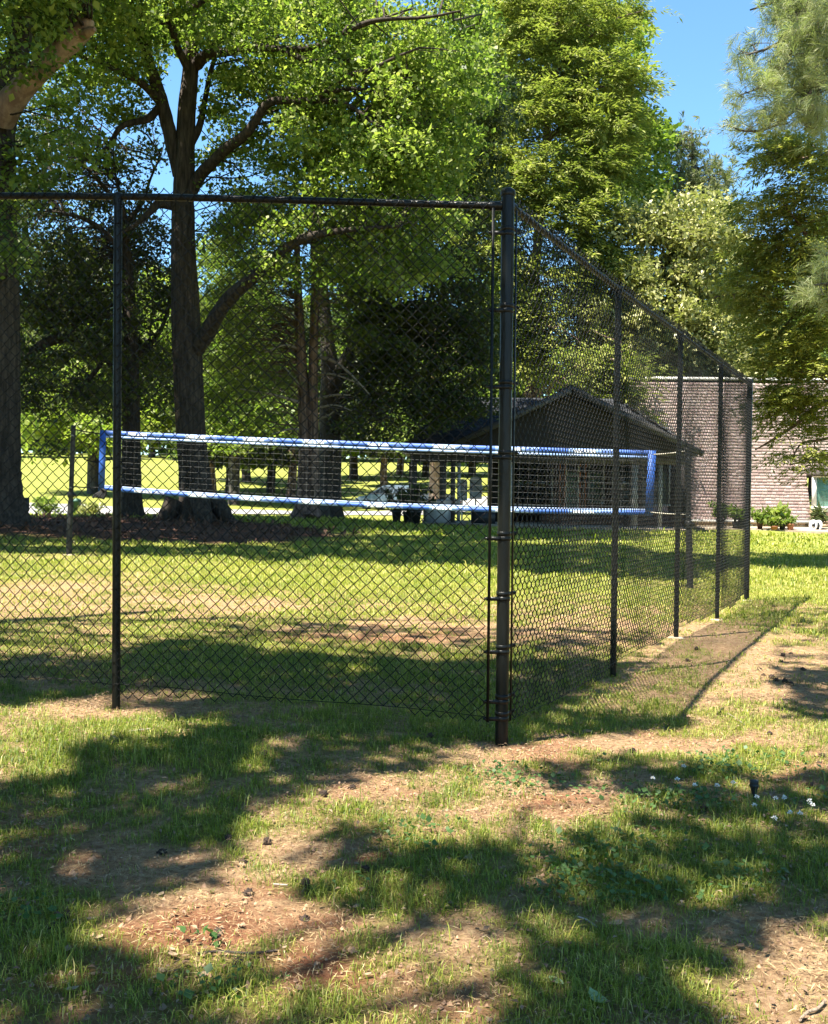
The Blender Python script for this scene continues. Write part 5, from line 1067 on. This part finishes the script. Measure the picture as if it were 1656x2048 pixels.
# ---- right edge: cedar over the wall and near pine boughs
D6 = 21
cr = thing('right_cedar', 'cedar with long drooping boughs reaching in from the right edge over the shingled wall', 'tree', gpt(1790, D6)); K = []
m_ = MB(); K.append(limb(m_, [(1800, 1080, 40), (1795, 1000, 26), (1790, 800, 24), (1785, 600, 21), (1775, 400, 17), (1770, 200, 12), (1765, 0, 8), (1760, -200, 4)], D6, 12, 4, .08, 67)); m_.obj('trunk', 'cedar_bark', cr, smooth=True)
K += branchlets(None, [[(1785, 330, 6), (1720, 312, 5, -.3), (1650, 310, 4, -.5), (1590, 318, 2.5, -.7), (1540, 305, 1.2, -.9)], [(1785, 400, 6), (1700, 415, 5), (1640, 430, 4), (1620, 440, 2.5), (1540, 420, 1.2)], [(1788, 560, 7), (1700, 520, 5.5, -.2), (1640, 505, 4.5, -.3), (1600, 450, 3, -.4), (1560, 400, 1.5, -.5)], [(1788, 700, 7), (1680, 640, 5.5, .2), (1600, 590, 4.5, .4), (1560, 600, 3.5, .5), (1490, 585, 3, .6), (1420, 597, 1.5, .8)], [(1788, 720, 7), (1680, 750, 5.5, .2), (1600, 745, 4, .4), (1550, 720, 3, .5), (1520, 760, 1.5, .5)], [(1792, 830, 7), (1700, 800, 6, .2), (1640, 810, 5, .3), (1590, 850, 4, .4), (1545, 880, 3, .5), (1510, 900, 1.2, .6)], [(1790, 860, 6), (1690, 870, 5), (1640, 880, 3), (1600, 890, 2), (1580, 930, 1)], [(1620, 590, 3, .4), (1580, 640, 3, .4), (1560, 665, 2, .4)], [(1700, 800, 4, .2), (1650, 760, 3, .1), (1610, 740, 1.5, .1)]], D6, (cr, ('bough', 'cedar_bark')))
rng = np.random.default_rng(27)
cedar_foliage(cr, K, [(1560, 310, 50, 26, 20.5, .8, 16), (1620, 300, 50, 30, 20.5, .8, 18), (1650, 350, 40, 40, 20.5, 1, 16), (1600, 400, 50, 30, 20.8, 1, 16), (1640, 460, 50, 50, 20.8, 1, 26), (1560, 440, 50, 36, 21, 1, 18), (1590, 520, 70, 50, 21, 1.2, 36), (1530, 500, 40, 40, 21.3, 1, 14), (1640, 590, 60, 60, 21, 1.2, 34), (1520, 590, 60, 50, 21.5, 1, 22), (1580, 660, 70, 50, 21.2, 1.2, 32), (1640, 700, 50, 50, 21, 1.2, 24), (1560, 730, 60, 30, 21.3, 1, 18), (1600, 790, 60, 36, 21.2, 1, 26), (1550, 800, 36, 26, 21.4, .8, 9), (1640, 830, 40, 40, 21.2, 1, 16), (1580, 850, 40, 26, 21.3, .8, 10), (1600, 900, 50, 30, 21.2, .8, 9), (1630, 930, 30, 20, 21, .8, 3), (1500, 420, 26, 24, 21.5, .8, 6), (1490, 590, 30, 30, 21.6, .8, 6), (1760, 500, 90, 200, 21, 1.5, 30), (1760, 100, 90, 200, 21, 1.5, 24)], rng, per=64, Ls=.48, L=.095, W=.030, tone=.74, tw=.4, hang=.2, rep=8, m='juniper_leaf')
D7 = 11.5
pr = thing('near_pine', 'long needled pine boughs hanging into the upper right corner against the sky', 'tree', gpt(1860, D7)); K = []
m_ = MB(); K.append(limb(m_, [(1900, 1330, 60), (1895, 1000, 48), (1890, 500, 44), (1880, 0, 38), (1870, -500, 28), (1860, -900, 14)], D7, 14, 4, .06, 68)); m_.obj('trunk', 'gray_bark', pr, smooth=True)
BP = [[(1880, -60, 9), (1760, -20, 7, -.3), (1660, 30, 6, -.4), (1600, 60, 4.5, -.5), (1540, 95, 3, -.6), (1490, 110, 1.6, -.7)], [(1600, 60, 4, -.5), (1570, 130, 3, -.5), (1530, 170, 2.2, -.6), (1480, 190, 1.2, -.7)], [(1880, 60, 8), (1740, 90, 6, -.2), (1650, 150, 5, -.3), (1600, 210, 4, -.4), (1540, 255, 3, -.5), (1490, 262, 2, -.6), (1455, 250, 1.2, -.7)], [(1650, 150, 4, -.3), (1620, 230, 3, -.3), (1610, 260, 1.5, -.3)], [(1880, -150, 8), (1740, -80, 6), (1640, -30, 5), (1560, 0, 3), (1500, 20, 1.5)], [(1885, 480, 7), (1760, 520, 5, -.2), (1680, 560, 3.5, -.3), (1630, 570, 2, -.4)], [(1885, 380, 7), (1760, 440, 5, -.1), (1690, 500, 3, -.1), (1650, 540, 1.6, -.1)], [(1740, 90, 5, -.2), (1680, 60, 4, -.3), (1630, 110, 2, -.3)]]
K += branchlets(None, BP, D7, (pr, ('bough', 'gray_bark')))
rng = np.random.default_rng(28); C = blobpts([(1625, 60, 45, 110, 11.9, .3, 60), (1590, 200, 50, 40, 11.8, .3, 16), (1640, 230, 30, 40, 11.8, .3, 14), (1600, 20, 60, 40, 11.2, .5, 26), (1570, 60, 44, 30, 11.1, .4, 16), (1640, 80, 40, 50, 11.2, .5, 26), (1580, 130, 50, 36, 11.1, .5, 22), (1500, 105, 26, 20, 11, .3, 6), (1545, 175, 40, 22, 11, .4, 12), (1475, 190, 16, 14, 10.9, .2, 3), (1640, 190, 40, 40, 11.2, .5, 20), (1570, 220, 44, 24, 11.1, .4, 14), (1490, 250, 34, 14, 10.9, .3, 6), (1640, 250, 30, 20, 11.2, .4, 6), (1630, 560, 26, 30, 11.2, .3, 6), (1660, 600, 30, 40, 11.2, .3, 6), (1565, 10, 30, 20, 11.2, .4, 8), (1620, -70, 80, 50, 11.3, .6, 20), (1655, 520, 20, 20, 11.3, .3, 3)], rng)
mt = MB(); twigs(mt, skel(*K[1:]), C, .007, rng, 1.); mt.obj('twigs', 'gray_bark', pr); mb = MB(); needle_tufts(mb, np.repeat(C, 4, 0) + rng.normal(0, .085, (4 * len(C), 3)), np.repeat(rng.normal(0, .5, C.shape) + [-.5, 0, .05], 4, 0) + rng.normal(0, .45, (4 * len(C), 3)), 36, .145, .0026, rng, tone_c=.7); mb.obj('foliage', 'pine_needle', pr)

def far_wood():
    rng = np.random.default_rng(77); n = 1500; x = rng.uniform(-80, 70, n); y = 150 + 14 * rng.random(n) + .0006 * x ** 2; hmax = 13 + 7 * fbm(x, y * 0, .05); C = np.stack([x, y, ground(x, y) + hmax * rng.random(n) ** .8], -1)
    mb = MB(); clump_leaves(mb, C, 2.4, 20, 1.2, .9, rng=rng, tone_c=.45); mb.obj('distant_wood', 'oak_leaf', kind='stuff')
# ---- sunlit bright tree far left behind, and other middle distance trees
far_wood()
blob_tree('sunlit_tree', 'sunlit bright green tree beyond the road at the far left', P(190, 1010, 62), [(190, 1016, 16), (190, 900, 13), (195, 750, 11), (200, 600, 8), (200, 520, 4)], 62,
          [(110, 860, 70, 40, 60, 3, 34), (230, 850, 90, 40, 60, 3, 40), (310, 830, 40, 50, 60, 3, 16), (180, 780, 110, 50, 61, 3, 44), (120, 690, 90, 60, 61, 3, 26), (250, 680, 100, 60, 61, 3, 36), (300, 580, 70, 60, 62, 3, 26), (180, 590, 80, 50, 62, 3, 22), (90, 800, 60, 40, 60, 3, 14), (320, 700, 50, 70, 61, 3, 22)], 1.3, 80, .30, .22, 'bright_leaf', 'gray_bark', 84, tone=.68)
blob_tree('sunlit_tree', 'yellow green tree filling the gap right of the big dark trunk', P(470, 1008, 58), [(468, 1012, 13), (468, 900, 11), (470, 780, 9), (470, 620, 5)], 58,
          [(450, 850, 50, 50, 57, 3, 28), (520, 840, 60, 50, 57, 3, 26), (450, 740, 60, 60, 57, 3, 28), (530, 720, 70, 70, 57, 3, 26), (450, 620, 60, 60, 58, 3, 22), (520, 560, 70, 50, 58, 3, 16), (440, 530, 40, 50, 58, 3, 12)], 1.2, 75, .28, .2, 'bright_leaf', 'gray_bark', 85, tone=.5)
blob_tree('yellow_green_tree', 'bright yellow green foliage above the shingled wall at the right edge', P(1600, 1050, 52), [(1600, 1056, 14), (1600, 900, 12), (1600, 720, 8), (1600, 560, 4)], 52,
          [(1540, 690, 60, 50, 52, 2.5, 28), (1620, 680, 60, 60, 52, 2.5, 30), (1490, 640, 50, 60, 52, 2.5, 18), (1600, 590, 70, 60, 52, 2.5, 24), (1560, 740, 80, 30, 51, 2, 24), (1650, 740, 40, 40, 51, 2, 14), (1640, 500, 50, 60, 52, 2.5, 16)], 1.1, 80, .24, .17, 'bright_leaf', 'gray_bark', 86, tone=.5)
blob_tree('pale_trunk_tree', 'tree with a pale sunlit trunk seen through the open porch bay', P(872, 1006, 56), [(872, 1010, 16), (872, 960, 13), (872, 900, 12), (870, 760, 9), (868, 640, 4)], 56, [(850, 860, 90, 40, 56, 3, 24), (900, 800, 90, 50, 56, 3, 24), (830, 720, 90, 60, 56, 3, 24), (920, 690, 80, 60, 56, 3, 20)], 1.2, 75, .26, .18, 'oak_leaf', 'bare_wood', 87, tone=.5)

# generic trees further off: two masters, copied
def far_tree(name, label, loc, seed, H, R, lm, bark, leaf, nC=150, per=70, group=None, clear=.35, tone=.5):
    rng = np.random.default_rng(seed); t = thing(name, label, 'tree', loc, group); b = np.array(loc, float); m_ = MB()
    zz_ = np.linspace(-.2, H * .92, 9); K = m_.tube(b + np.c_[np.cumsum(rng.normal(0, .1, 9)), np.cumsum(rng.normal(0, .1, 9)), zz_], np.linspace(.30, .05, 9) * H / 12, 8, ridge=.05, seed=seed) and b + np.c_[zz_ * 0, zz_ * 0, zz_]
    m_.obj('trunk', bark, t, smooth=True); C = []
    while len(C) < nC:
        h = rng.uniform(clear, 1); r = R * math.sin(PI * min(1, max(.0, (h - clear + .12) / (1.12 - clear)))) ** .6 * math.sqrt(rng.random()); a = rng.uniform(0, 2 * PI)
        if vnoise(np.array([a * 2 + seed]), np.array([h * 6]))[0] > .35: C.append(b + [r * math.cos(a), r * math.sin(a), h * H])
    C = np.array(C); K = K[K[:, 2] > b[2] + H * .3]; mt = MB(); twigs(mt, K, C, .03, rng, .4); mt.obj('branches', bark, t)
    mb = MB(); clump_leaves(mb, C, R * .24, per, leaf, leaf * .7, rng=rng, tone_c=tone); mb.obj('foliage', lm, t); return t
fa = far_tree('background_tree', 'distant dark green tree on the far lawn, straight left of the twin cedar', gpt(540, 74), 91, 14, 4.6, 'oak_leaf', 'oak_bark', .38, clear=.16, nC=190)
fb = far_tree('background_tree', 'distant light green tree on the far slope left of the net', gpt(120, 105), 92, 15, 5.4, 'bright_leaf', 'gray_bark', .45, tone=.55, clear=.12, nC=200)
fc = far_tree('background_tree', 'distant slender conifer beyond the parked car', gpt(765, 82), 93, 13, 3.6, 'dark_leaf', 'cedar_bark', .30, clear=.22, tone=.6)
FARS = [(fa, 458, 70, 1.0, 'thin far tree nearest to the right side of the big dark trunk'), (fa, 492, 82, 1.1, 'far tree with dark stem second to the right of the big dark trunk'), (fc, 575, 66, 1.0, 'far conifer just left of the twin cedar base'), (fa, 705, 92, 1.2, 'far round tree right of the grey forked trunk'),
        (fc, 800, 100, 1.2, 'far conifer above the blue grey car'), (fa, 850, 96, 1.1, 'far tree behind the left porch post'), (fb, 940, 100, 1.2, 'far light green tree behind the porch'), (fb, 300, 118, 1.15, 'far light green tree behind the big dark trunk'), (fb, 400, 112, 1.2, 'far light green tree on the rise right of the big trunk'),
        (fa, 30, 120, 1.2, 'far dark green tree by the leftmost trunk'), (fb, -60, 100, 1.1, 'far light tree beyond the left frame edge'), (fa, 620, 125, 1.3, 'far tree in the middle of the treeline'), (fb, 680, 130, 1.3, 'far bright tree in the middle of the treeline'), (fa, 780, 130, 1.3, 'far dark tree at the treeline above the car'), (fb, 860, 125, 1.25, 'far bright tree at the treeline right of the car'),
        (fb, 530, 130, 1.3, 'far bright tree at the treeline left of the cedars'), (fa, 215, 130, 1.3, 'far dark tree on the skyline behind the net end'), (fa, 1000, 80, 1.2, 'tree behind the porch roof left of the tall cedar'), (fa, 1480, 72, 1.0, 'tree behind the house at the foot of the sky gap'), (fb, 1620, 80, 1.1, 'light tree behind the house at the right edge'), (fa, 1250, 85, 1.2, 'tree behind the house chimney'), (fc, 1400, 90, 1.1, 'conifer behind the magnolia'), (fc, 430, 60, .9, 'short conifer right behind the big dark trunk')]
for k, (m_, px_, Y_, s_, lb) in enumerate(FARS): copy_thing(m_, gpt(px_, Y_), rz=k * 2.399, sc_=(s_, s_, s_ * (1 + .1 * math.sin(k * 3))), label=lb)

for k, (x_, y_, s_, m_) in enumerate([(-15, -1, 1.15, fa), (-18, -12, 1.25, fb), (17, 6, 1.2, fa), (-17, 11, 1.2, fa), (-21, 20, 1.25, fb), (20, 17, 1.2, fa)]):
    copy_thing(m_, (x_, y_, float(ground(x_, y_)) - .1), rz=k * 1.7, sc_=s_, label='unseen woodland tree added beside or behind the viewer to dim the skylight', group='unseen trees added to dim the skylight')  # unseen trees added around the clearing to hold back skylight
# ================================================================== SHADE: the trees whose crowns stand left of and behind the camera and above the frame
SH = [([(230, 1312), (480, 1250), (1000, 1248), (1290, 1262), (1330, 1292), (1180, 1400), (1040, 1476), (700, 1452), (460, 1442), (250, 1408)], .92), ([(-300, 1322), (225, 1315), (240, 1396), (60, 1400), (-300, 1440)], .9),
      ([(200, 1482), (450, 1436), (760, 1446), (1000, 1474), (980, 1502), (830, 1530), (560, 1570), (420, 1650), (380, 1700), (420, 1760), (260, 1800), (150, 1870), (-200, 1900), (-200, 1560), (150, 1560)], .8),
      ([(-200, 1905), (120, 1895), (300, 1960), (440, 2048), (320, 2300), (-200, 2300)], .93),
      ([(1010, 1522), (1300, 1525), (1500, 1545), (1656, 1540), (1950, 1500), (1950, 1640), (1656, 1720), (1500, 1760), (1330, 1800), (1200, 1840), (1000, 1852), (800, 1835), (620, 1760), (560, 1690), (700, 1640), (950, 1690), (1250, 1650), (1300, 1590), (1150, 1555)], .5),
      ([(980, 2300), (1050, 1990), (1120, 1905), (1250, 1880), (1400, 1830), (1500, 1775), (1656, 1690), (1950, 1590), (1950, 1760), (1656, 1812), (1500, 1872), (1370, 1960), (1300, 2300)], .99),
      ([(1500, 1228), (1656, 1212), (1950, 1220), (1950, 1460), (1656, 1440), (1590, 1400), (1540, 1330), (1560, 1290)], .72), ([(1500, 1108), (1950, 1118), (1950, 1142), (1500, 1133)], .95), ([(1090, 1466), (1280, 1425), (1400, 1440), (1250, 1478)], .6),
      ([(-300, 1030), (430, 1030), (1000, 1030), (1370, 1045), (1400, 1072), (1200, 1076), (1290, 1104), (1480, 1112), (1480, 1128), (1360, 1158), (1150, 1152), (900, 1128), (400, 1110), (-300, 1100)], .95)]
HOLE = [(340, 1392, 100, 12), (300, 1089, 300, 4), (760, 1069, 160, 3), (1180, 1084, 200, 6), (1110, 1690, 70, 16), (560, 1300, 60, 10), (700, 1340, 50, 8), (1470, 1560, 60, 12), (880, 1500, 120, 12), (250, 1790, 60, 14), (900, 1780, 70, 12), (500, 1500, 60, 8), (1020, 1350, 50, 8), (120, 1640, 60, 14)]
rng = np.random.default_rng(41)
def shade_points(y0, y1, n, xm=.50):
    y = rng.uniform(y0, y1, n); x = rng.uniform(-1, 1, n) * (y1 * xm + 1.2); z = ground(x, y); px, py = proj(np.stack([x, y, z], -1))
    k_ = np.clip((py - 1000) / 450, .08, 1.2); jx = (fbm(x + 3, y, 1.6) - .5) * 110; jy = (fbm(x, y + 9, 1.6) - .5) * 50 * k_
    m = np.zeros(n); 
    for poly, w in SH: m = np.maximum(m, w * inpoly(px + jx * np.clip(k_, .3, 1), py + jy, poly))
    m *= 1 - .9 * np.clip(ell(px + jx * .5, py + jy * .4, HOLE) * 1.6, 0, 1); m *= np.where(m > .9, 1, np.clip((fbm(x + 77, y + 13, 2.6) - .30) * 9, .12, 1))
    return np.stack([x, y, z], -1)[rng.random(n) < m]
def lift(p, h0, h1):
    h = rng.uniform(h0, h1, len(p)); return p + SUN * (h / SUN[2])[:, None]
near = lift(shade_points(2.2, 8.5, 34000), 7.6, 9.6); mid = lift(shade_points(8.5, 15, 9500), 9.8, 11.6); far_ = np.vstack([lift(shade_points(15, 27.5, 11000, .46), 14.5, 16.5), (lambda q: lift(q[q[:, 0] < -1.5], 17, 19))(shade_points(27.5, 32, 3500, .46))])
shade_roots = []
for nm, lb, x_, y_, hh in (('overhanging_oak', 'leafy oak left of the camera whose crown shades the foreground', -6.2, -2.2, 10), ('overhanging_oak', 'leafy oak behind the camera whose crown shades the right foreground', .6, -4.2, 10), ('overhanging_oak', 'leafy oak beyond the left frame edge whose crown shades the fence', -8.2, 6.5, 11)):
    b = np.array([x_, y_, float(ground(x_, y_))]); t = thing(nm, lb, 'tree', b, 'oaks shading the foreground'); m_ = MB(); K = m_.tube(smoothpath(b + np.array([[0, 0, -.2], [.1, .1, 2], [.0, .3, 5], [.3, .2, 8], [.2, .4, hh + 2]]), 4), np.linspace(.36, .1, 17), 12, ridge=.05); m_.obj('trunk', 'oak_bark', t, smooth=True)
    shade_roots.append((t, b + np.c_[np.zeros(6), np.zeros(6), np.linspace(5.5, hh + 1, 6)], []))
for pts in (near, mid):
    k = np.argmin(np.stack([np.linalg.norm(pts[:, :2] - r[1][0, :2], axis=1) for r in shade_roots]), 0)
    for i in range(3): shade_roots[i][2].append(pts[k == i])
for (t, S, pts), h in zip(shade_roots, (0, 0, 0)):
    p = np.vstack(pts)
    if len(p) == 0: continue
    # main limbs run to the centres of the leaf masses
    c = p[rng.choice(len(p), min(16, len(p)), replace=False)]
    for _ in range(6):
        a = np.argmin(((p[:, None] - c[None]) ** 2).sum(-1), 1); c = np.array([p[a == i].mean(0) if (a == i).any() else c[i] for i in range(len(c))])
    mt = MB(); twigs(mt, S, c, .03, rng, 1., n=6); SS = np.vstack([S, c]); twigs(mt, SS, p[rng.random(len(p)) < .06], .006, rng, 1.); mt.obj('branches', 'oak_bark', t)
    mb = MB(); q = np.repeat(p, 2, 0) + rng.normal(0, .05, (len(p) * 2, 3)); leaves(mb, q, .13, .095, up=.9, rng=rng); mb.obj('foliage', 'oak_leaf', t)
# the far band of shade falls from the crowns of the left tree and the oak, above the frame
t1_, T1S_, C1 = T1X
C = C1[0]; mt = MB(); twigs(mt, T1S_, C, .02, rng, .8)
cen = far_[rng.choice(len(far_), 46, replace=False)] if len(far_) > 46 else far_
twigs(mt, T1S_, cen, .03, rng, 1.); mt.obj('twigs', 'oak_bark', t1)
mb = MB(); clump_leaves(mb, C, .62, 80, .13, .09, rng=rng, tone_c=.45); q = np.repeat(far_, 3, 0) + rng.normal(0, .16, (len(far_) * 3, 3)); leaves(mb, q, .36, .27, up=.9, rng=rng); print('FAR', len(far_), len(near), len(mid)); mb.obj('foliage', 'oak_leaf', t1)

# ================================================================== SMALL THINGS ON THE GROUND
def seed_ball(p, r, label):
    rg = np.random.default_rng(5); n_ = 14; mb = MB()
    u = np.linspace(0, PI, 6); prof = np.c_[np.sin(u), np.cos(u)]
    mb.lathe((p[0], p[1], p[2] + r * .8), prof * r, 9)
    for _ in range(22):
        d = rg.normal(0, 1, 3); d /= np.linalg.norm(d); c = p + np.array([0, 0, r * .8]); e = np.cross(d, [.3, .5, .8]); e /= np.linalg.norm(e); f = np.cross(d, e)
        mb.add([c + d * r * .9 + e * r * .22, c + d * r * .9 - e * r * .12 + f * r * .2, c + d * r * .9 - e * r * .12 - f * r * .2, c + d * r * 1.45], [[0, 1, 3], [1, 2, 3], [2, 0, 3]])
    o = mb.obj('seed_ball', 'seed_brown', None, off=p); o.location = p; return tag(o, label, 'seed ball', 'spiky seed balls scattered on the ground')
SB = [(1393, 1296), (1371, 1318), (1562, 1308), (1583, 1304), (1561, 1318), (1519, 1335), (1524, 1346), (1546, 1353), (1557, 1357), (1572, 1362), (1578, 1365), (1609, 1336), (1645, 1509), (1636, 1520), (1536, 1464), (1591, 1582), (1402, 1616), (1415, 1690), (1262, 1500), (647, 1586), (577, 1587), (527, 1502), (410, 1519), (505, 1782), (493, 1720), (455, 1672), (534, 1685), (730, 1740), (615, 1767), (103, 1845), (124, 1830), (604, 1832), (440, 1857), (470, 1920), (1545, 1208), (1620, 1570), (1270, 1580), (860, 1470), (710, 1570), (330, 1700)]
sb0 = None
for k, (px_, py_) in enumerate(SB):
    p = g1(px_, py_ + 4); r = .017 if py_ > 1450 else .022
    area = ('in the sun beside the shadow of the side fence', 'seed balls beside the side fence') if px_ > 1260 and py_ < 1450 else (('among the clover and grass at the right', 'seed balls at the right') if px_ > 1200 else (('on the shaded soil at the lower left', 'seed balls at the lower left') if py_ > 1690 else ('in the shaded grass between the fence posts', 'seed balls left of the corner post')))
    if sb0 is None: sb0 = seed_ball(p, .018, '')
    else:
        c = sb0.copy(); COL.objects.link(c); c.location = p; c.scale = (r / .018,) * 3; c.rotation_euler = (k, k * 1.7, k * .6)
    tag(sb0 if k == 0 else c, 'dark spiky round seed ball lying ' + area[0], 'seed ball', area[1])
def clover(px, py, k):
    p = g1(px, py + 14); t = thing('clover_flower', 'white clover flower on a thin stem, ' + ('left of' if px < 1495 else 'around and right of') + ' the black lawn stake', 'flower', p, 'clover flowers left of the stake' if px < 1495 else 'clover flowers right of the stake'); rg = np.random.default_rng(k); h = .05
    MB().tube(smoothpath([p, p + [.004, 0, h * .6], p + [.008, .003, h]], 3), .0011, 4).obj('stem', 'clover_leaf', t)
    mb = MB(); c = p + np.array([.008, .003, h]); n = 70; d = rg.normal(0, 1, (n, 3)); d[:, 2] = np.abs(d[:, 2]) * .9 - .25; d /= np.linalg.norm(d, axis=1)[:, None]
    leaves(mb, np.repeat(c[None], n, 0) + d * .005, .007, .0035, axis=d * 4, spread=.15, rng=rg, droop=0); mb.obj('flower_head', 'white_paint', t)
for k, q in enumerate([(1302, 1563), (1351, 1565), (1386, 1578), (1431, 1578), (1463, 1572), (1365, 1538), (1510, 1602), (1548, 1604), (1566, 1603), (1506, 1619), (1577, 1634), (1597, 1636), (1545, 1646), (1621, 1618), (1615, 1610)]): clover(*q, k)
p = g1(1508, 1594); t = thing('lawn_stake', 'short black plastic stake poking out of the right foreground grass', 'stake', p)
MB().lathe(p, [(.010, -.02), (.012, .02), (.018, .045), (.021, .075), (.020, .082), (.0, .084)], 12).obj('head', 'dark_plastic', t, smooth=True); MB().lathe(p, [(.0215, .05), (.023, .054), (.023, .060), (.0215, .064)], 12).obj('ring', 'dark_plastic', t, smooth=True)
def fallen(px, py, L, m, label, rz, curl=.25, group=None, W=.5):
    p = g1(px, py); n = 7; t = np.linspace(0, 1, n); w = np.sin(t * PI) ** .7 * L * W * .5; mb = MB(); z = curl * L * (t - .5) ** 2 * 2 + .006
    d = np.array([math.cos(rz), math.sin(rz), 0]); s = np.array([-math.sin(rz), math.cos(rz), 0])
    M_ = p + d * ((t - .5) * L)[:, None] + np.c_[t * 0, t * 0, z]; V = np.vstack([M_, M_ + s * w[:, None] + np.c_[t * 0, t * 0, w * .45], M_ - s * w[:, None] + np.c_[t * 0, t * 0, w * .35]]); k = np.arange(n - 1)
    mb.add(V, np.vstack([np.c_[k, k + 1, k + 1 + n, k + n], np.c_[k + 2 * n, k + 2 * n + 1, k + 1, k]]), 0, np.random.default_rng(int(px + py)).uniform(.2, .9))
    o = mb.obj('fallen_leaf', m, None, off=p, smooth=True); o.location = p; return tag(o, label, 'leaf', group)
fallen(1112, 1968, .06, 'fresh_leaf', 'pale green leaf on the left edge of the bottom dark shadow', 2.2, .2); fallen(1197, 2008, .085, 'fresh_leaf', 'large pale green leaf curling up inside the bottom dark shadow', 2.0, .5)
fallen(936, 1722, .06, 'dry_leaf', 'upright tan dry leaf left of centre in the lower grass', 1.2, .5); fallen(1330, 1742, .065, 'dry_leaf', 'broad dark brown crumpled leaf in the lower right grass', .3, .4, W=.8); fallen(1232, 1852, .06, 'dry_leaf', 'tan leaf on the bare patch above the bottom shadow', .5)
fallen(1624, 1492, .07, 'dry_leaf', 'pale tan leaf at the right edge level with the corner post foot', .2); fallen(1175, 1467, .07, 'dry_leaf', 'pale rounded leaf just right of the corner post foot', .1, W=.8); fallen(720, 1785, .05, 'dry_leaf', 'small pale leaf near the middle of the lower bare soil', .8)
rg = np.random.default_rng(55)
for k in range(46):
    px_, py_ = (rg.uniform(20, 640), rg.uniform(1690, 2030)) if k % 2 else (rg.uniform(300, 1640), rg.uniform(1500, 2040)); side = 'at the left of the picture bottom' if px_ < 450 else ('in the middle of the foreground' if px_ < 950 else 'at the right of the foreground'); fallen(px_, py_, rg.uniform(.022, .045), 'dry_leaf', 'small curled brown leaf lying on the ground ' + side, rg.uniform(0, 6), .3, 'dry leaves ' + side)
def stick(pts, r, m, label, group=None):
    q = G([a[0] for a in pts], [a[1] for a in pts]); q[:, 2] += r + .004; p0 = q[0].copy(); o = MB().tube(smoothpath(q, 3), r, 6).obj('twig', m, None, off=p0, smooth=True); o.location = p0; return tag(o, label, 'twig', group)
stick([(395, 1912), (440, 1908), (500, 1912), (555, 1906)], .004, 'oak_bark', 'long thin dark twig lying on the red clay at lower left'); stick([(1434, 1430), (1442, 1422), (1448, 1418)], .006, 'oak_bark', 'short thick dark twig on bare soil right of the fence'); stick([(258, 1466), (300, 1461)], .005, 'dead_twig', 'pale straight stick in the grass below the left fence post')
stick([(1155, 1838), (1175, 1845), (1192, 1858)], .0035, 'dead_twig', 'pale bent twig above the bottom shadow'); stick([(1455, 1428), (1475, 1440), (1490, 1452)], .002, 'dead_twig', 'thin pale twig trailing right of the short dark twig'); stick([(425, 1885), (440, 1876)], .005, 'oak_bark', 'stubby dark twig standing by the red clay patch')
stick([(546, 1772), (575, 1774)], .003, 'dead_twig', 'short straw coloured twig by the bare soil at lower centre'); stick([(1600, 2046), (1616, 2030), (1634, 2024), (1650, 2008)], .0045, 'dry_wood', 'pale thick stick cut by the bottom right corner'); stick([(1440, 2048), (1452, 2040), (1472, 2041)], .004, 'dry_wood', 'pale stick at the bottom edge left of the corner stick')

for o in bpy.data.objects:
    if o.parent is not None and o.name.split('.')[0] in ('foliage', 'twigs', 'branches', 'stems', 'chain_link_mesh'): o['kind'] = 'stuff'
if __name__ == '__main__':
    print('TRIS', sum(len(o.data.loops) - 2 * len(o.data.polygons) for o in {o.data.name: o for o in bpy.data.objects if o.type == 'MESH'}.values()))
